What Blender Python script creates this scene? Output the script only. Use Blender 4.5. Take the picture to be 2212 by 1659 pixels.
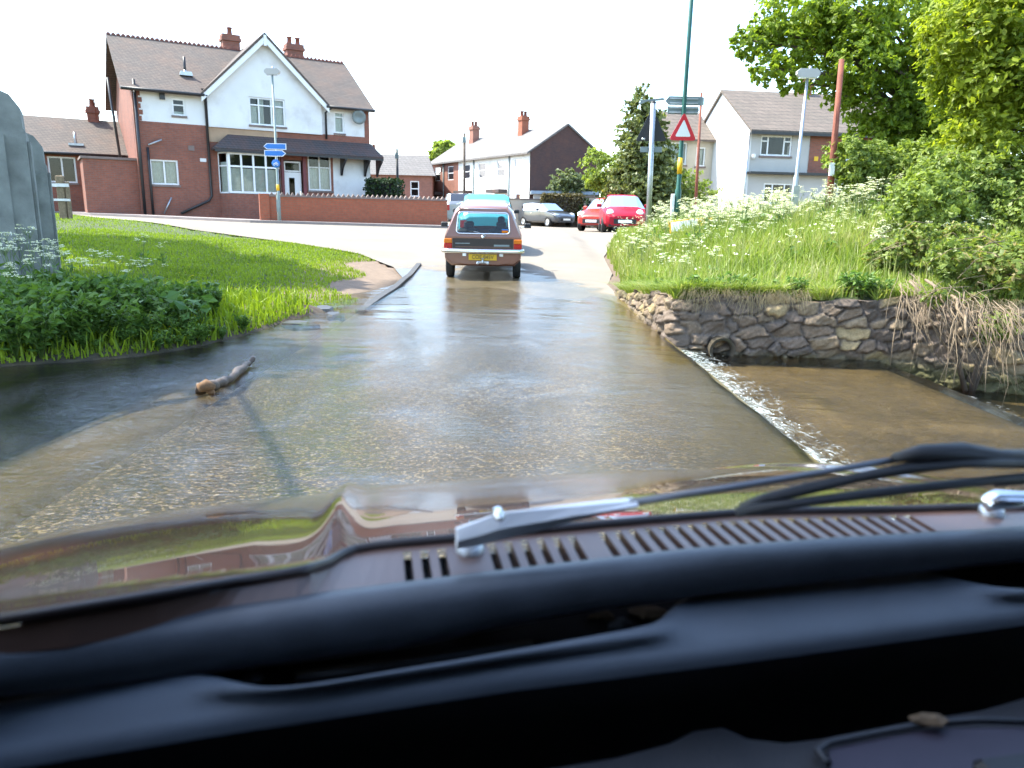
import bpy, math, random
import numpy as np
from mathutils import Vector, Matrix
random.seed(7); RNG = np.random.default_rng(7)
R = math.radians
S = bpy.context.scene; COL = S.collection
for o in list(bpy.data.objects): bpy.data.objects.remove(o)

# ------------------------------------------------------------------ camera, sky, sun, exposure
CAM_H, PITCH, ROLL, FPX = 1.2, R(12.75), R(1.07), 1609.0
cam = bpy.data.cameras.new('camera'); cam_o = bpy.data.objects.new('camera', cam); COL.objects.link(cam_o)
cam.sensor_width = 36; cam.lens = 36 * FPX / 2212; cam.clip_start = .02; cam.clip_end = 3000
CAM_M = Matrix.Translation((0, 0, CAM_H)) @ Matrix.Rotation(math.pi/2 - PITCH, 4, 'X') @ Matrix.Rotation(ROLL, 4, 'Z')
cam_o.matrix_world = CAM_M
cam.dof.use_dof = True; cam.dof.focus_distance = 5.5; cam.dof.aperture_fstop = 6.0
S.camera = cam_o
SUN = Vector((-.8, .2, 1.2)).normalized()
W = bpy.data.worlds.new('World'); S.world = W; W.use_nodes = True
nt = W.node_tree; bg = nt.nodes['Background']
sky = nt.nodes.new('ShaderNodeTexSky'); sky.sky_type = 'NISHITA'; sky.sun_disc = False
sky.sun_elevation = math.asin(SUN.z); sky.sun_rotation = math.atan2(SUN.x, SUN.y)
sky.air_density = 1.0; sky.dust_density = 1.2; sky.ozone_density = 1.0
nt.links.new(sky.outputs[0], bg.inputs[0]); bg.inputs[1].default_value = .15
sun = bpy.data.lights.new('sun', 'SUN'); sun.energy = 2.5; sun.angle = R(.5); sun.color = (1, .95, .86)
sun_o = bpy.data.objects.new('sun', sun); COL.objects.link(sun_o); sun_o.location = (-40, 10, 60)
sun_o.rotation_euler = SUN.to_track_quat('Z', 'Y').to_euler()
S.view_settings.view_transform = 'Standard'; S.view_settings.look = 'None'
S.view_settings.exposure = 2.45; S.view_settings.gamma = 1
S.render.engine = 'CYCLES'
S.cycles.max_bounces = 8; S.cycles.transparent_max_bounces = 24; S.cycles.caustics_reflective = False
S.cycles.caustics_refractive = False; S.cycles.use_denoising = True; S.cycles.sample_clamp_indirect = 6

# ------------------------------------------------------------------ helpers
ZB = {}
def ray(px, py):
    d = CAM_M.to_3x3() @ Vector(((px-1106)/FPX, -(py-829.5)/FPX, -1)); return d
def at(px, py, y=None, z=None):                       # a pixel of the 2212 px wide photo, at distance y or height z
    d = ray(px, py); t = (y / d.y) if y is not None else (z - CAM_H) / d.z
    return Vector((0, 0, CAM_H)) + d * t
def sm(a, b, x):
    t = np.clip((np.asarray(x, float) - a) / (b - a), 0, 1); return t*t*(3-2*t)

def thing(name, label, cat, loc=(0, 0, 0), rz=0, group=None):
    o = bpy.data.objects.new(name, None); COL.objects.link(o); o.empty_display_size = .2
    o.location = loc; o.rotation_euler = (0, 0, rz); o['label'] = label; o['category'] = cat
    if group: o['group'] = group
    return o
def tag(o, label=None, cat=None, group=None, kind=None):
    if label: o['label'] = label
    if cat: o['category'] = cat
    if group: o['group'] = group
    if kind: o['kind'] = kind
    return o
def copy_thing(o, loc, rz=0, label=None, scale=1):
    c = o.copy(); COL.objects.link(c); c.location = loc; c.rotation_euler = (0, 0, rz); c.scale = (scale,)*3
    if label: c['label'] = label
    for ch in list(o.children):
        d = ch.copy(); COL.objects.link(d); d.parent = c
        for g in list(ch.children):
            e = g.copy(); COL.objects.link(e); e.parent = d
    return c
def link_mesh(name, me, m, parent):
    if m is not None:
        for mm in (m if isinstance(m, (list, tuple)) else [m]): me.materials.append(mm)
    o = bpy.data.objects.new(name, me); COL.objects.link(o)
    if parent is not None: o.parent = parent
    return o
class MB:
    def __init__(s): s.v = []; s.f = []; s.sm = []
    def add(s, vs, fs, smooth=False):
        b = len(s.v); s.v += [tuple(p) for p in vs]
        for f in fs: s.f.append([b+i for i in f]); s.sm.append(smooth)
        return s
    def quad(s, a, b, c, d): return s.add([a, b, c, d], [(0, 1, 2, 3)])
    def poly(s, pts): return s.add(pts, [tuple(range(len(pts)))])
    def box(s, x0, x1, y0, y1, z0, z1):
        return s.add([(x0,y0,z0),(x1,y0,z0),(x1,y1,z0),(x0,y1,z0),(x0,y0,z1),(x1,y0,z1),(x1,y1,z1),(x0,y1,z1)],
            [(3,2,1,0),(4,5,6,7),(0,1,5,4),(1,2,6,5),(2,3,7,6),(3,0,4,7)])
    def bbox(s, x0, x1, y0, y1, z0, z1, b=.02):        # box with bevelled vertical and top edges
        def ring(x0,x1,y0,y1,z,c): return [(x0+c,y0,z),(x1-c,y0,z),(x1,y0+c,z),(x1,y1-c,z),(x1-c,y1,z),(x0+c,y1,z),(x0,y1-c,z),(x0,y0+c,z)]
        return s.loft([ring(x0,x1,y0,y1,z0,b), ring(x0,x1,y0,y1,z1-b,b), ring(x0+b,x1-b,y0+b,y1-b,z1,b*.5)], cap=True)
    def prism(s, pts2, axis, a, b):                    # polygon extruded along an axis
        def P(p, t):
            return {'x': (t, p[0], p[1]), 'y': (p[0], t, p[1]), 'z': (p[0], p[1], t)}[axis]
        n = len(pts2); vs = [P(p, a) for p in pts2] + [P(p, b) for p in pts2]
        fs = [tuple(range(n)), tuple(range(2*n-1, n-1, -1))] + [(i, n+i, n+(i+1) % n, (i+1) % n) for i in range(n)]
        return s.add(vs, fs)
    def loft(s, rings, closed=True, cap=False, smooth=False, skip=()):
        n = len(rings[0]); vs = [p for r in rings for p in r]; fs = []
        for i in range(len(rings)-1):
            for k in range(n if closed else n-1):
                if (i, k) in skip: continue
                k2 = (k+1) % n; fs.append((i*n+k, i*n+k2, (i+1)*n+k2, (i+1)*n+k))
        if cap: fs += [tuple(range(n-1, -1, -1)), tuple((len(rings)-1)*n+k for k in range(n))]
        return s.add(vs, fs, smooth)
    def tube(s, path, r, n=8, cap=True, sx=1.0):
        path = [Vector(p) for p in path]; rs = r if isinstance(r, (list, tuple)) else [r]*len(path)
        rings = []; up = None
        for i, p in enumerate(path):
            t = (path[min(i+1, len(path)-1)] - path[max(i-1, 0)]).normalized()
            if up is None: up = Vector((0, 0, 1)) if abs(t.z) < .9 else Vector((1, 0, 0))
            a = t.cross(up).normalized(); b = a.cross(t).normalized(); up = b
            rings.append([p + (a*math.cos(2*math.pi*k/n)*sx + b*math.sin(2*math.pi*k/n))*rs[i] for k in range(n)])
        return s.loft(rings, True, cap, True)
    def lathe(s, prof, n=16, c=(0, 0, 0), axis='z', cap=False):
        rings = []
        for r, h in prof:
            ring = []
            for k in range(n):
                a = 2*math.pi*k/n; x, y = r*math.cos(a), r*math.sin(a)
                q = {'z': (x, y, h), 'x': (h, x, y), 'y': (x, h, y)}[axis]
                ring.append((c[0]+q[0], c[1]+q[1], c[2]+q[2]))
            rings.append(ring)
        return s.loft(rings, True, cap, True)
    def panel(s, x0, x1, z0, z1, holes, y, rev=.12, arch=None):   # wall front with openings and reveals
        xs = sorted({x0, x1, *[h[i] for h in holes for i in (0, 1) if x0 < h[i] < x1]})
        zs = sorted({z0, z1, *[h[i] for h in holes for i in (2, 3) if z0 < h[i] < z1]})
        for i in range(len(xs)-1):
            for k in range(len(zs)-1):
                cx, cz = (xs[i]+xs[i+1])/2, (zs[k]+zs[k+1])/2
                if any(h[0] < cx < h[1] and h[2] < cz < h[3] for h in holes): continue
                s.quad((xs[i], y, zs[k]), (xs[i+1], y, zs[k]), (xs[i+1], y, zs[k+1]), (xs[i], y, zs[k+1]))
        for a, b, c, d in holes:
            a2, b2, c2, d2 = max(a, x0), min(b, x1), max(c, z0), min(d, z1)
            if a2 >= b2 or c2 >= d2: continue
            s.quad((a2, y, c2), (a2, y+rev, c2), (a2, y+rev, d2), (a2, y, d2)); s.quad((b2, y+rev, c2), (b2, y, c2), (b2, y, d2), (b2, y+rev, d2))
            if d <= z1: s.quad((a2, y, d2), (a2, y+rev, d2), (b2, y+rev, d2), (b2, y, d2))
            if c >= z0: s.quad((a2, y+rev, c2), (a2, y, c2), (b2, y, c2), (b2, y+rev, c2))
        return s
    def build(s, name, m, parent=None, smooth=None, loc=None):
        me = bpy.data.meshes.new(name); dz = ZB.get(parent.name, 0) if parent is not None else 0
        if parent is not None and parent.parent is not None: dz = ZB.get(parent.parent.name, 0)
        me.from_pydata([(x, y, z-dz) for x, y, z in s.v], [], s.f); me.update()
        me.polygons.foreach_set('use_smooth', [bool(q) if smooth is None else smooth for q in s.sm])
        o = link_mesh(name, me, m, parent)
        if loc is not None: o.location = loc
        return o
def np_mesh(name, V, F, m, parent=None, smooth=False, col=None, flt=None):
    me = bpy.data.meshes.new(name); k = F.shape[1]
    me.vertices.add(len(V)); me.vertices.foreach_set('co', np.ascontiguousarray(V, np.float32).ravel())
    me.loops.add(F.size); me.loops.foreach_set('vertex_index', np.ascontiguousarray(F, np.int32).ravel())
    me.polygons.add(len(F)); me.polygons.foreach_set('loop_start', np.arange(0, F.size, k, dtype=np.int32))
    me.polygons.foreach_set('use_smooth', np.full(len(F), smooth))
    me.update(calc_edges=True)
    if col is not None:
        a = me.color_attributes.new('Col', 'FLOAT_COLOR', 'POINT')
        c4 = np.ones((len(V), 4), np.float32); c4[:, :3] = col; a.data.foreach_set('color', c4.ravel())
    return link_mesh(name, me, m, parent)
def grid_faces(ny, nx, keep=None):
    i = np.arange(ny-1)[:, None]*nx + np.arange(nx-1)[None, :]
    f = np.stack([i, i+1, i+nx+1, i+nx], -1).reshape(-1, 4)
    return f if keep is None else f[keep.ravel()]
def text_mesh(body, size, name, m, parent, mat4, extrude=.002):
    c = bpy.data.curves.new('t', 'FONT'); c.body = body; c.size = size; c.align_x = 'CENTER'; c.align_y = 'CENTER'; c.extrude = extrude
    o = bpy.data.objects.new('t', c); COL.objects.link(o); bpy.context.view_layer.update()
    me = bpy.data.meshes.new_from_object(o.evaluated_get(bpy.context.evaluated_depsgraph_get()))
    bpy.data.objects.remove(o); me.transform(mat4); me.name = name
    return link_mesh(name, me, m, parent)

# ------------------------------------------------------------------ materials
MATS = {}
class NT:
    def __init__(s, name):
        s.m = bpy.data.materials.new(name); s.m.use_nodes = True; s.t = s.m.node_tree; s.n = s.t.nodes
        s.p = s.n['Principled BSDF']; s.out = s.n['Material Output']
    def node(s, typ, **kw):
        n = s.n.new('ShaderNode'+typ)
        for k, v in kw.items(): setattr(n, k, v)
        return n
    def link(s, a, b): s.t.links.new(a, b)
    def set(s, node, **kw):
        for k, v in kw.items(): node.inputs[k.replace('_', ' ')].default_value = v
        return node
    def coord(s, scale=(1, 1, 1), obj=True):
        c = s.node('TexCoord'); mp = s.node('Mapping'); mp.inputs['Scale'].default_value = scale
        s.link(c.outputs['Object'], mp.inputs[0]); return mp.outputs[0]
    def noise(s, vec, scale, detail=4, rough=.55, dist=0):
        n = s.node('TexNoise'); s.set(n, Scale=scale, Detail=detail, Roughness=rough, Distortion=dist)
        if vec is not None: s.link(vec, n.inputs['Vector'])
        return n.outputs[0]
    def ramp(s, fac, stops):
        r = s.node('ValToRGB'); e = r.color_ramp.elements
        while len(e) < len(stops): e.new(.5)
        for i, (p, c) in enumerate(stops):
            e[i].position = p; e[i].color = (*c, 1) if not isinstance(c, float) else (c, c, c, 1)
        s.link(fac, r.inputs[0]); return r.outputs[0]
    def mix(s, fac, a, b, mode='MIX'):
        m = s.node('Mix', data_type='RGBA', blend_type=mode)
        for i, v in ((0, fac), (6, a), (7, b)):
            if isinstance(v, (int, float)): m.inputs[i].default_value = v
            elif isinstance(v, tuple): m.inputs[i].default_value = (*v, 1)
            else: s.link(v, m.inputs[i])
        return m.outputs[2]
    def bump(s, h, strength=.3, dist=.02, normal=None):
        b = s.node('Bump'); s.set(b, Strength=strength, Distance=dist); s.link(h, b.inputs['Height'])
        if normal is not None: s.link(normal, b.inputs['Normal'])
        return b.outputs[0]
def simple(name, col, rough=.6, metal=0, var=.18, scale=3, bump=0, bscale=40, spec=.5, coat=0, dirt=None):
    t = NT(name); v = t.coord()
    n = t.noise(v, scale, 5)
    dark = tuple(c*(1-var) for c in col); lite = tuple(min(1, c*(1+var)) for c in col)
    c = t.ramp(n, [(.3, dark), (.7, lite)])
    if dirt:
        n2 = t.noise(v, scale*.6, 6, .65); c = t.mix(t.ramp(n2, [(.52, 0.), (.7, .75)]), c, dirt)
    t.link(c, t.p.inputs['Base Color']); t.set(t.p, Roughness=rough, Metallic=metal)
    t.p.inputs['Specular IOR Level'].default_value = spec
    if coat: t.p.inputs['Coat Weight'].default_value = coat; t.p.inputs['Coat Roughness'].default_value = .04
    if bump: t.link(t.bump(t.noise(v, bscale, 6, .6), bump, .01), t.p.inputs['Normal'])
    return t.m
def brick(name, c1, c2, mortar, sx=.225, sz=.075, rough=.85, stain=(.05, .04, .04), stain_amt=.35, bias=0, msize=.012):
    t = NT(name); c = t.node('TexCoord'); sp = t.node('SeparateXYZ'); t.link(c.outputs['Object'], sp.inputs[0])
    ad = t.node('Math', operation='ADD'); t.link(sp.outputs[0], ad.inputs[0]); t.link(sp.outputs[1], ad.inputs[1])
    cb = t.node('CombineXYZ'); t.link(ad.outputs[0], cb.inputs[0]); t.link(sp.outputs[2], cb.inputs[1])
    b = t.node('TexBrick'); t.link(cb.outputs[0], b.inputs['Vector'])
    t.set(b, Scale=1.0, Bias=bias); b.inputs['Mortar Size'].default_value = msize; b.inputs['Brick Width'].default_value = sx; b.inputs['Row Height'].default_value = sz
    b.inputs['Color1'].default_value = (*c1, 1); b.inputs['Color2'].default_value = (*c2, 1); b.inputs['Mortar'].default_value = (*mortar, 1)
    n = t.noise(c.outputs['Object'], .9, 6, .65); n2 = t.noise(c.outputs['Object'], 7, 4)
    col = t.mix(t.ramp(n, [(.45, 0.), (.75, stain_amt)]), b.outputs[0], stain)
    col = t.mix(.5, col, t.ramp(n2, [(.25, .55), (.75, 1.)]), 'MULTIPLY')
    t.link(col, t.p.inputs['Base Color']); t.set(t.p, Roughness=rough)
    t.link(t.bump(b.outputs[1], -.35, .01), t.p.inputs['Normal']); return t.m
def glass(name, tint=(.9, .95, .93), ior=1.5, rough=.02):
    t = NT(name); t.n.remove(t.p)
    tr = t.node('BsdfTransparent'); tr.inputs[0].default_value = (*tint, 1)
    gl = t.node('BsdfGlossy'); gl.inputs['Roughness'].default_value = rough
    fr = t.node('Fresnel'); fr.inputs[0].default_value = ior
    mx = t.node('MixShader'); t.link(fr.outputs[0], mx.inputs[0]); t.link(tr.outputs[0], mx.inputs[1]); t.link(gl.outputs[0], mx.inputs[2])
    t.link(mx.outputs[0], t.out.inputs[0]); return t.m
def leafmat(name, c1, c2, trans=.45, rough=.45, alt=None):
    t = NT(name); g = t.node('NewGeometry'); v = t.coord()
    n = t.noise(v, .9, 3)
    a = t.node('Math', operation='MULTIPLY_ADD'); t.link(g.outputs['Random Per Island'], a.inputs[0]); a.inputs[1].default_value = .6; t.link(n, a.inputs[2])
    stops = [(.35, c1), (.95, c2)] + ([(1.0, alt)] if alt else [])
    c = t.ramp(a.outputs[0], stops)
    t.link(c, t.p.inputs['Base Color']); t.set(t.p, Roughness=rough); t.p.inputs['Specular IOR Level'].default_value = .35
    tl = t.node('BsdfTranslucent'); c2_ = t.mix(1.0, c, (1.0, 1.0, .45), 'MULTIPLY'); t.link(c2_, tl.inputs[0])
    mx = t.node('MixShader'); mx.inputs[0].default_value = trans; t.link(t.p.outputs[0], mx.inputs[1]); t.link(tl.outputs[0], mx.inputs[2])
    t.link(mx.outputs[0], t.out.inputs[0]); return t.m
M = {}
M['brick'] = brick('red_brick', (.34, .108, .062), (.265, .086, .053), (.22, .125, .095))
M['brick_old'] = brick('dark_brick', (.10, .045, .034), (.075, .036, .031), (.07, .045, .04), stain=(.16, .06, .035), stain_amt=.5)
M['brick_new'] = brick('orange_brick', (.40, .105, .05), (.34, .09, .045), (.27, .12, .07), stain_amt=.12)
M['brick_far'] = brick('far_brick', (.36, .13, .085), (.31, .11, .075), (.3, .18, .13))
M['tile'] = brick('roof_tile', (.14, .108, .088), (.105, .083, .07), (.05, .04, .036), .17, .085, stain=(.22, .115, .07), stain_amt=.35, msize=.01)
M['tile_far'] = brick('slate_tile', (.20, .18, .165), (.17, .155, .145), (.09, .08, .075), .3, .17, stain=(.12, .1, .09))
M['tile_conc'] = brick('concrete_tile', (.18, .138, .108), (.145, .112, .088), (.07, .058, .05), .33, .2, stain=(.11, .1, .08))
M['tile_dark'] = brick('canopy_tile', (.11, .075, .065), (.075, .066, .068), (.03, .03, .03), .17, .11, stain=(.15, .06, .04), stain_amt=.6)
M['render'] = simple('white_render', (.74, .73, .71), .9, var=.05, scale=1.3, bump=.1, dirt=(.55, .53, .5))
M['render_grey'] = simple('grey_render', (.46, .44, .41), .9, var=.06, scale=1.2, bump=.15)
M['render_cream'] = simple('cream_render', (.52, .45, .35), .9, var=.07, scale=1.2, bump=.15)
M['tan'] = simple('tan_paint', (.40, .27, .17), .85, var=.12)
M['white'] = simple('white_paint', (.78, .78, .77), .35, var=.03)
M['black'] = simple('black_paint', (.018, .018, .02), .4, var=.2)
M['redpaint'] = simple('dark_red_paint', (.16, .03, .035), .5)
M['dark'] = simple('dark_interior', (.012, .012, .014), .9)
M['curtain'] = simple('curtain_cloth', (.70, .72, .66), .9, var=.1, scale=9)
M['pane'] = glass('window_glass', (.82, .86, .84))
M['concrete'] = simple('weathered_concrete', (.205, .215, .195), .9, var=.3, scale=3.5, bump=.6, bscale=30, dirt=(.085, .095, .07))
M['stonecap'] = simple('coping_stone', (.2, .15, .13), .9, bump=.2)
M['pot'] = simple('terracotta', (.22, .08, .055), .85)
M['metal'] = simple('galvanised_steel', (.46, .48, .5), .42, .85, var=.12, scale=8)
M['greypole'] = simple('grey_green_pole', (.20, .25, .235), .55, .1)
M['greenpole'] = simple('green_pole', (.012, .085, .06), .4, 0)
M['rust'] = simple('rust_pole', (.21, .062, .036), .8, 0, var=.25, scale=6)
M['signback'] = simple('sign_back', (.22, .26, .26), .6, .3)
M['signdark'] = simple('sign_black', (.012, .013, .016), .6)
M['blue'] = simple('sign_blue', (.02, .16, .5), .4, var=.06)
M['red'] = simple('sign_red', (.62, .015, .03), .35, var=.05)
M['signwhite'] = simple('sign_white', (.85, .85, .85), .35, var=.03)
M['yellow'] = simple('yellow_plastic', (.75, .42, .01), .45, var=.06)
M['chrome'] = simple('chrome', (.75, .76, .78), .1, 1, var=.05)
M['rubber'] = simple('black_rubber', (.012, .012, .013), .5, var=.25, scale=20)
M['tyre'] = simple('tyre_rubber', (.014, .014, .014), .75)
M['alloy'] = simple('alloy_wheel', (.62, .63, .65), .25, .8)
M['amber'] = simple('amber_lens', (.65, .16, .005), .2, var=.08)
M['redlens'] = simple('red_lens', (.42, .008, .006), .2, var=.08)
M['plate_y'] = simple('yellow_plate', (.62, .38, .012), .4, var=.05)
M['lens'] = simple('headlamp_lens', (.8, .82, .85), .08, .4)
M['carglass'] = glass('car_glass', (.72, .8, .78))
M['carglass_dark'] = glass('tinted_car_glass', (.05, .065, .07), 1.28)
M['seatcloth'] = simple('dark_seat_cloth', (.02, .02, .026), .9)
M['brown'] = simple('brown_car_paint', (.20, .075, .04), .35, 0, var=.05, coat=.7)
M['brown2'] = simple('dark_brown_panel', (.022, .014, .012), .4, var=.1)
M['turq'] = simple('turquoise_car_paint', (.03, .29, .34), .5, 0, var=.03, coat=.15)
M['greycar'] = simple('grey_car_paint', (.055, .062, .075), .3, .3, var=.03, coat=1)
M['redcar'] = simple('red_car_paint', (.33, .004, .02), .4, 0, var=.03, spec=.25, coat=.1)
M['orangered'] = simple('orange_red_car_paint', (.46, .02, .01), .4, 0, var=.03, coat=.2)
M['silvercar'] = simple('silver_car_paint', (.25, .26, .265), .3, .5, var=.03, coat=1)
M['skin'] = simple('skin', (.42, .22, .15), .5); M['shirt'] = simple('dark_shirt', (.02, .022, .035), .9)
M['bark'] = simple('bark', (.10, .075, .055), .95, var=.35, scale=9, bump=.6, bscale=18)
M['deadwood'] = simple('dead_wood', (.20, .145, .09), .85, var=.3, scale=14, bump=.4, bscale=30)
M['wetwood'] = simple('wet_log', (.075, .052, .036), .55, var=.4, scale=10, bump=.5, bscale=24)
M['leaf_tree'] = leafmat('tree_leaves', (.075, .14, .014), (.30, .39, .045), .6)
M['leaf_bright'] = leafmat('bright_tree_leaves', (.11, .18, .016), (.36, .42, .045), .6)
M['leaf_shrub'] = leafmat('shrub_leaves', (.10, .16, .03), (.32, .40, .10), .55)
M['leaf_bramble'] = leafmat('bramble_leaves', (.10, .16, .03), (.32, .39, .10), .55, alt=(.36, .30, .13))
M['leaf_olive'] = leafmat('olive_leaves', (.09, .13, .06), (.24, .28, .14))
M['leaf_dark'] = leafmat('hedge_leaves', (.010, .025, .008), (.03, .06, .016), .25)
M['leaf_conifer'] = leafmat('ivy_leaves', (.05, .075, .02), (.22, .25, .09))
M['leaf_brown'] = leafmat('brown_hedge_leaves', (.07, .06, .03), (.17, .14, .07), .3)
M['leaf_nettle'] = leafmat('nettle_leaves', (.045, .105, .02), (.15, .26, .05), .45)
M['leaf_dock'] = leafmat('broad_leaves', (.05, .12, .025), (.13, .24, .06), .4)
M['grass'] = leafmat('grass_blades', (.11, .18, .012), (.29, .39, .025), .45)
M['grass_tall'] = leafmat('meadow_blades', (.12, .19, .022), (.33, .42, .075), .45, alt=(.42, .42, .18))
M['grass_seed'] = leafmat('seeding_blades', (.20, .24, .06), (.44, .44, .2), .4)
M['grass_dry'] = leafmat('dry_grass', (.26, .19, .09), (.42, .33, .18), .3)
M['flower'] = leafmat('white_flowers', (.72, .74, .58), (.9, .9, .78), .35)
M['buttercup'] = leafmat('yellow_flowers', (.75, .5, .01), (.85, .62, .02), .3)
M['stem'] = leafmat('green_stems', (.07, .13, .03), (.13, .2, .05), .2)

# ------------------------------------------------------------------ terrain
WL = np.array([(-60, 4.0), (-20, 4.4), (-8, 5.0), (-3.94, 5.55), (-3.5, 5.78), (-3.1, 6.05), (-2.84, 6.5), (-2.62, 7.24), (-2.5, 8.43), (-2.28, 9.4), (-2.08, 11), (-2.0, 13.2)])
NEAR = np.array([(-70, 95), (-45, 66), (-21, 35), (-15, 27.3), (-9, 21.3), (-5.5, 19.2), (-3.6, 17.6), (-2.5, 15.6), (-2.0, 13.6), (1.68, 13.4), (2.0, 15.3), (2.25, 19), (3.25, 24), (5.6, 27.2), (9, 28.6), (20, 30), (70, 33)])
WALLP = [(1.74, 12.2), (1.74, 8.06), (1.80, 7.98), (4.0, 7.76), (4.2, 7.68), (4.55, 7.42), (4.85, 7.28), (6.4, 6.95), (12.0, 6.5)]
def plateau(x, y): return .62 - .015*np.clip(x, -30, 30) - .002*np.clip(y-30, 0, 60)
def zroad(x, y):
    lo = -.065 + .065*sm(8.3, 13.0, y); lo = lo + (.020*np.sin(1.7*np.asarray(x, float)+.6)+.010*np.sin(4.3*np.asarray(x, float)+y))*np.exp(-((y-12.0)/1.1)**2) + .03*sm(12.0, 13.6, y); b = sm(12.5, 28, y); return lo*(1-b) + plateau(x, y)*b
def sdist(x, y, P, side=1):
    x = np.asarray(x, float); y = np.asarray(y, float); best = np.full(x.shape, 1e9); sg = np.ones(x.shape)
    for (ax, ay), (bx, by) in zip(P[:-1], P[1:]):
        dx, dy = bx-ax, by-ay; t = np.clip(((x-ax)*dx + (y-ay)*dy)/(dx*dx+dy*dy), 0, 1)
        d = np.hypot(x-ax-t*dx, y-ay-t*dy); c = dx*(y-ay) - dy*(x-ax); u = d < best - 1e-9
        best = np.where(u, d, best); sg = np.where(u, np.sign(c), sg)
    return best*sg*side
def zg(x, y):
    x = np.asarray(x, float); y = np.asarray(y, float); zr = zroad(x, y); pl = plateau(x, y)
    d = sdist(x, y, WL)                                        # + inland on the left bank
    dp = np.maximum(d, 0)
    zl = np.where(d > 0, .16*(1-np.exp(-dp/.3)) + (pl-.16)*sm(0, 15, dp), np.maximum(-.55, d*.45))
    e = np.where(y > 9.2, sm(.05, 2.4, -2.02-x), 1.0)
    zl = zr*(1-e) + zl*e
    river = np.maximum(-.62, -.07 - .42*sm(.15, 1.5, -2.15-x)*sm(7.6, 6.2, y))
    left = np.where(d > 0, zl, np.where(x < -2.1, np.maximum(river, zl-.02), zr))
    w = sdist(x, y, WALLP)                                     # + on the land side of the stone wall
    bank = .36 + .32*sm(7.5, 17, y) + .035*np.clip(x-2.5, 0, 14) + .11*np.clip(x-3.2, 0, 5)*sm(7.6, 10.5, y)*sm(22, 16, y) + .12*np.exp(-((x-4)**2+(y-12)**2)/8)
    tw = np.interp(y, [8.0, 8.6, 9.8, 11, 12.2, 13.5], [.36, .32, .22, .10, .02, .02]); ew = sm(.05, 1.5, x-1.75); bank = np.where((y > 7.9) & (x < 3.6), tw*(1-ew)+bank*ew, bank)
    bank = np.minimum(bank, 1.35)
    bank = np.where(y > 24, bank*(1-sm(24, 32, y)) + pl*sm(24, 32, y), bank)
    e2 = np.where(y > 11, np.maximum(sm(0, 1.3, x-1.75), 1-sm(11, 12.4, y)), 1.0)
    low = np.where(x < 3.95, -.30, -.50)
    right = np.where(w > .07, zr*(1-e2) + bank*e2, low)
    right = np.where(y > 12.2, zr*(1-e2) + bank*e2, right)
    z = np.where(x < -2.0, left, np.where(x <= 1.64, zr, right))
    far = sm(60, 140, np.hypot(x, y)); return z*(1-far) + .5*far
def road_mask(x, y):
    ny = np.interp(x, NEAR[:, 0], NEAR[:, 1]); return ((y > ny) | ((x > -2.02) & (x < 1.66))) & (y < 70)
def lines(*segs): return np.unique(np.round(np.concatenate([np.arange(a, b, s) for a, b, s in segs]), 4))
gx = lines((-900, -100, 200), (-100, -20, 5), (-20, -6, .5), (-6, 6.4, .1), (6.4, 14, .4), (14, 100, 4), (100, 901, 200)); gx = np.unique(np.append(gx, [1.64, 1.66, 1.81, 1.815]))
gy = lines((-300, -10, 50), (-10, 3, 1), (3, 15, .1), (15, 36, .5), (36, 150, 5), (150, 1600, 150)); gy = np.append(gy, 1600)
GX, GY = np.meshgrid(gx, gy); GZ = zg(GX, GY)
rm = road_mask(GX, GY); GZ = np.where(rm, GZ - .06, GZ)
soil = np.array((.055, .075, .02)); mud = np.array((.20, .14, .095)); bed = np.array((.10, .072, .036)); deep = np.array((.009, .009, .005)); apron = np.array((.155, .105, .042))
colr = np.broadcast_to(soil, GX.shape+(3,)).copy()
def lay(c, m): 
    global colr
    colr = colr*(1-m[..., None]) + c*m[..., None]
nz = .5 + .5*np.sin(GX*3.1+1.3*np.sin(GY*2.3))*np.cos(GY*2.7+GX)
dirt = sm(1.55, .75, (-2.0-GX) - .25*nz - .7*np.exp(-((GY-14.5)/2.6)**2)) * (GX < -1.95) * (GY > 8.2) * (GY < 24)
lay(mud, dirt); lay(mud*.3, sm(.5, .05, np.abs(sdist(GX, GY, WL)))*(GX < -2)*.85)
lay(bed, (GZ < -.02)*1.0); lay(deep, np.maximum(sm(-.06, -.24, GZ), sm(-2.35, -2.9, GX)*(GY < 6.6)*(GZ < -.03))*(GX < 0)); lay(apron, ((GX > 1.64) & (GZ < -.1))*1.0)
lay(mud*.75, (GX > 1.6)*(GX < 2.6)*(GY > 11.5)*(GY < 22)*sm(1.0, .2, GX-np.interp(GY, [11, 13.4, 15.3, 19, 24], [1.7, 1.7, 2.0, 2.2, 2.9])))
t = NT('ground_soil'); vc = t.node('VertexColor', layer_name='Col'); v = t.coord()
n1 = t.noise(v, 9, 8, .7); c = t.mix(.75, vc.outputs[0], t.ramp(n1, [(.25, .45), (.75, 1.25)]), 'MULTIPLY')
t.link(c, t.p.inputs['Base Color']); t.set(t.p, Roughness=.95); t.link(t.bump(t.noise(v, 25, 8, .7), .6, .03), t.p.inputs['Normal'])
V = np.stack([GX, GY, GZ], -1).reshape(-1, 3)
g = np_mesh('ground', V, grid_faces(len(gy), len(gx)), t.m, smooth=True, col=colr.reshape(-1, 3)); tag(g, kind='structure')

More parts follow.
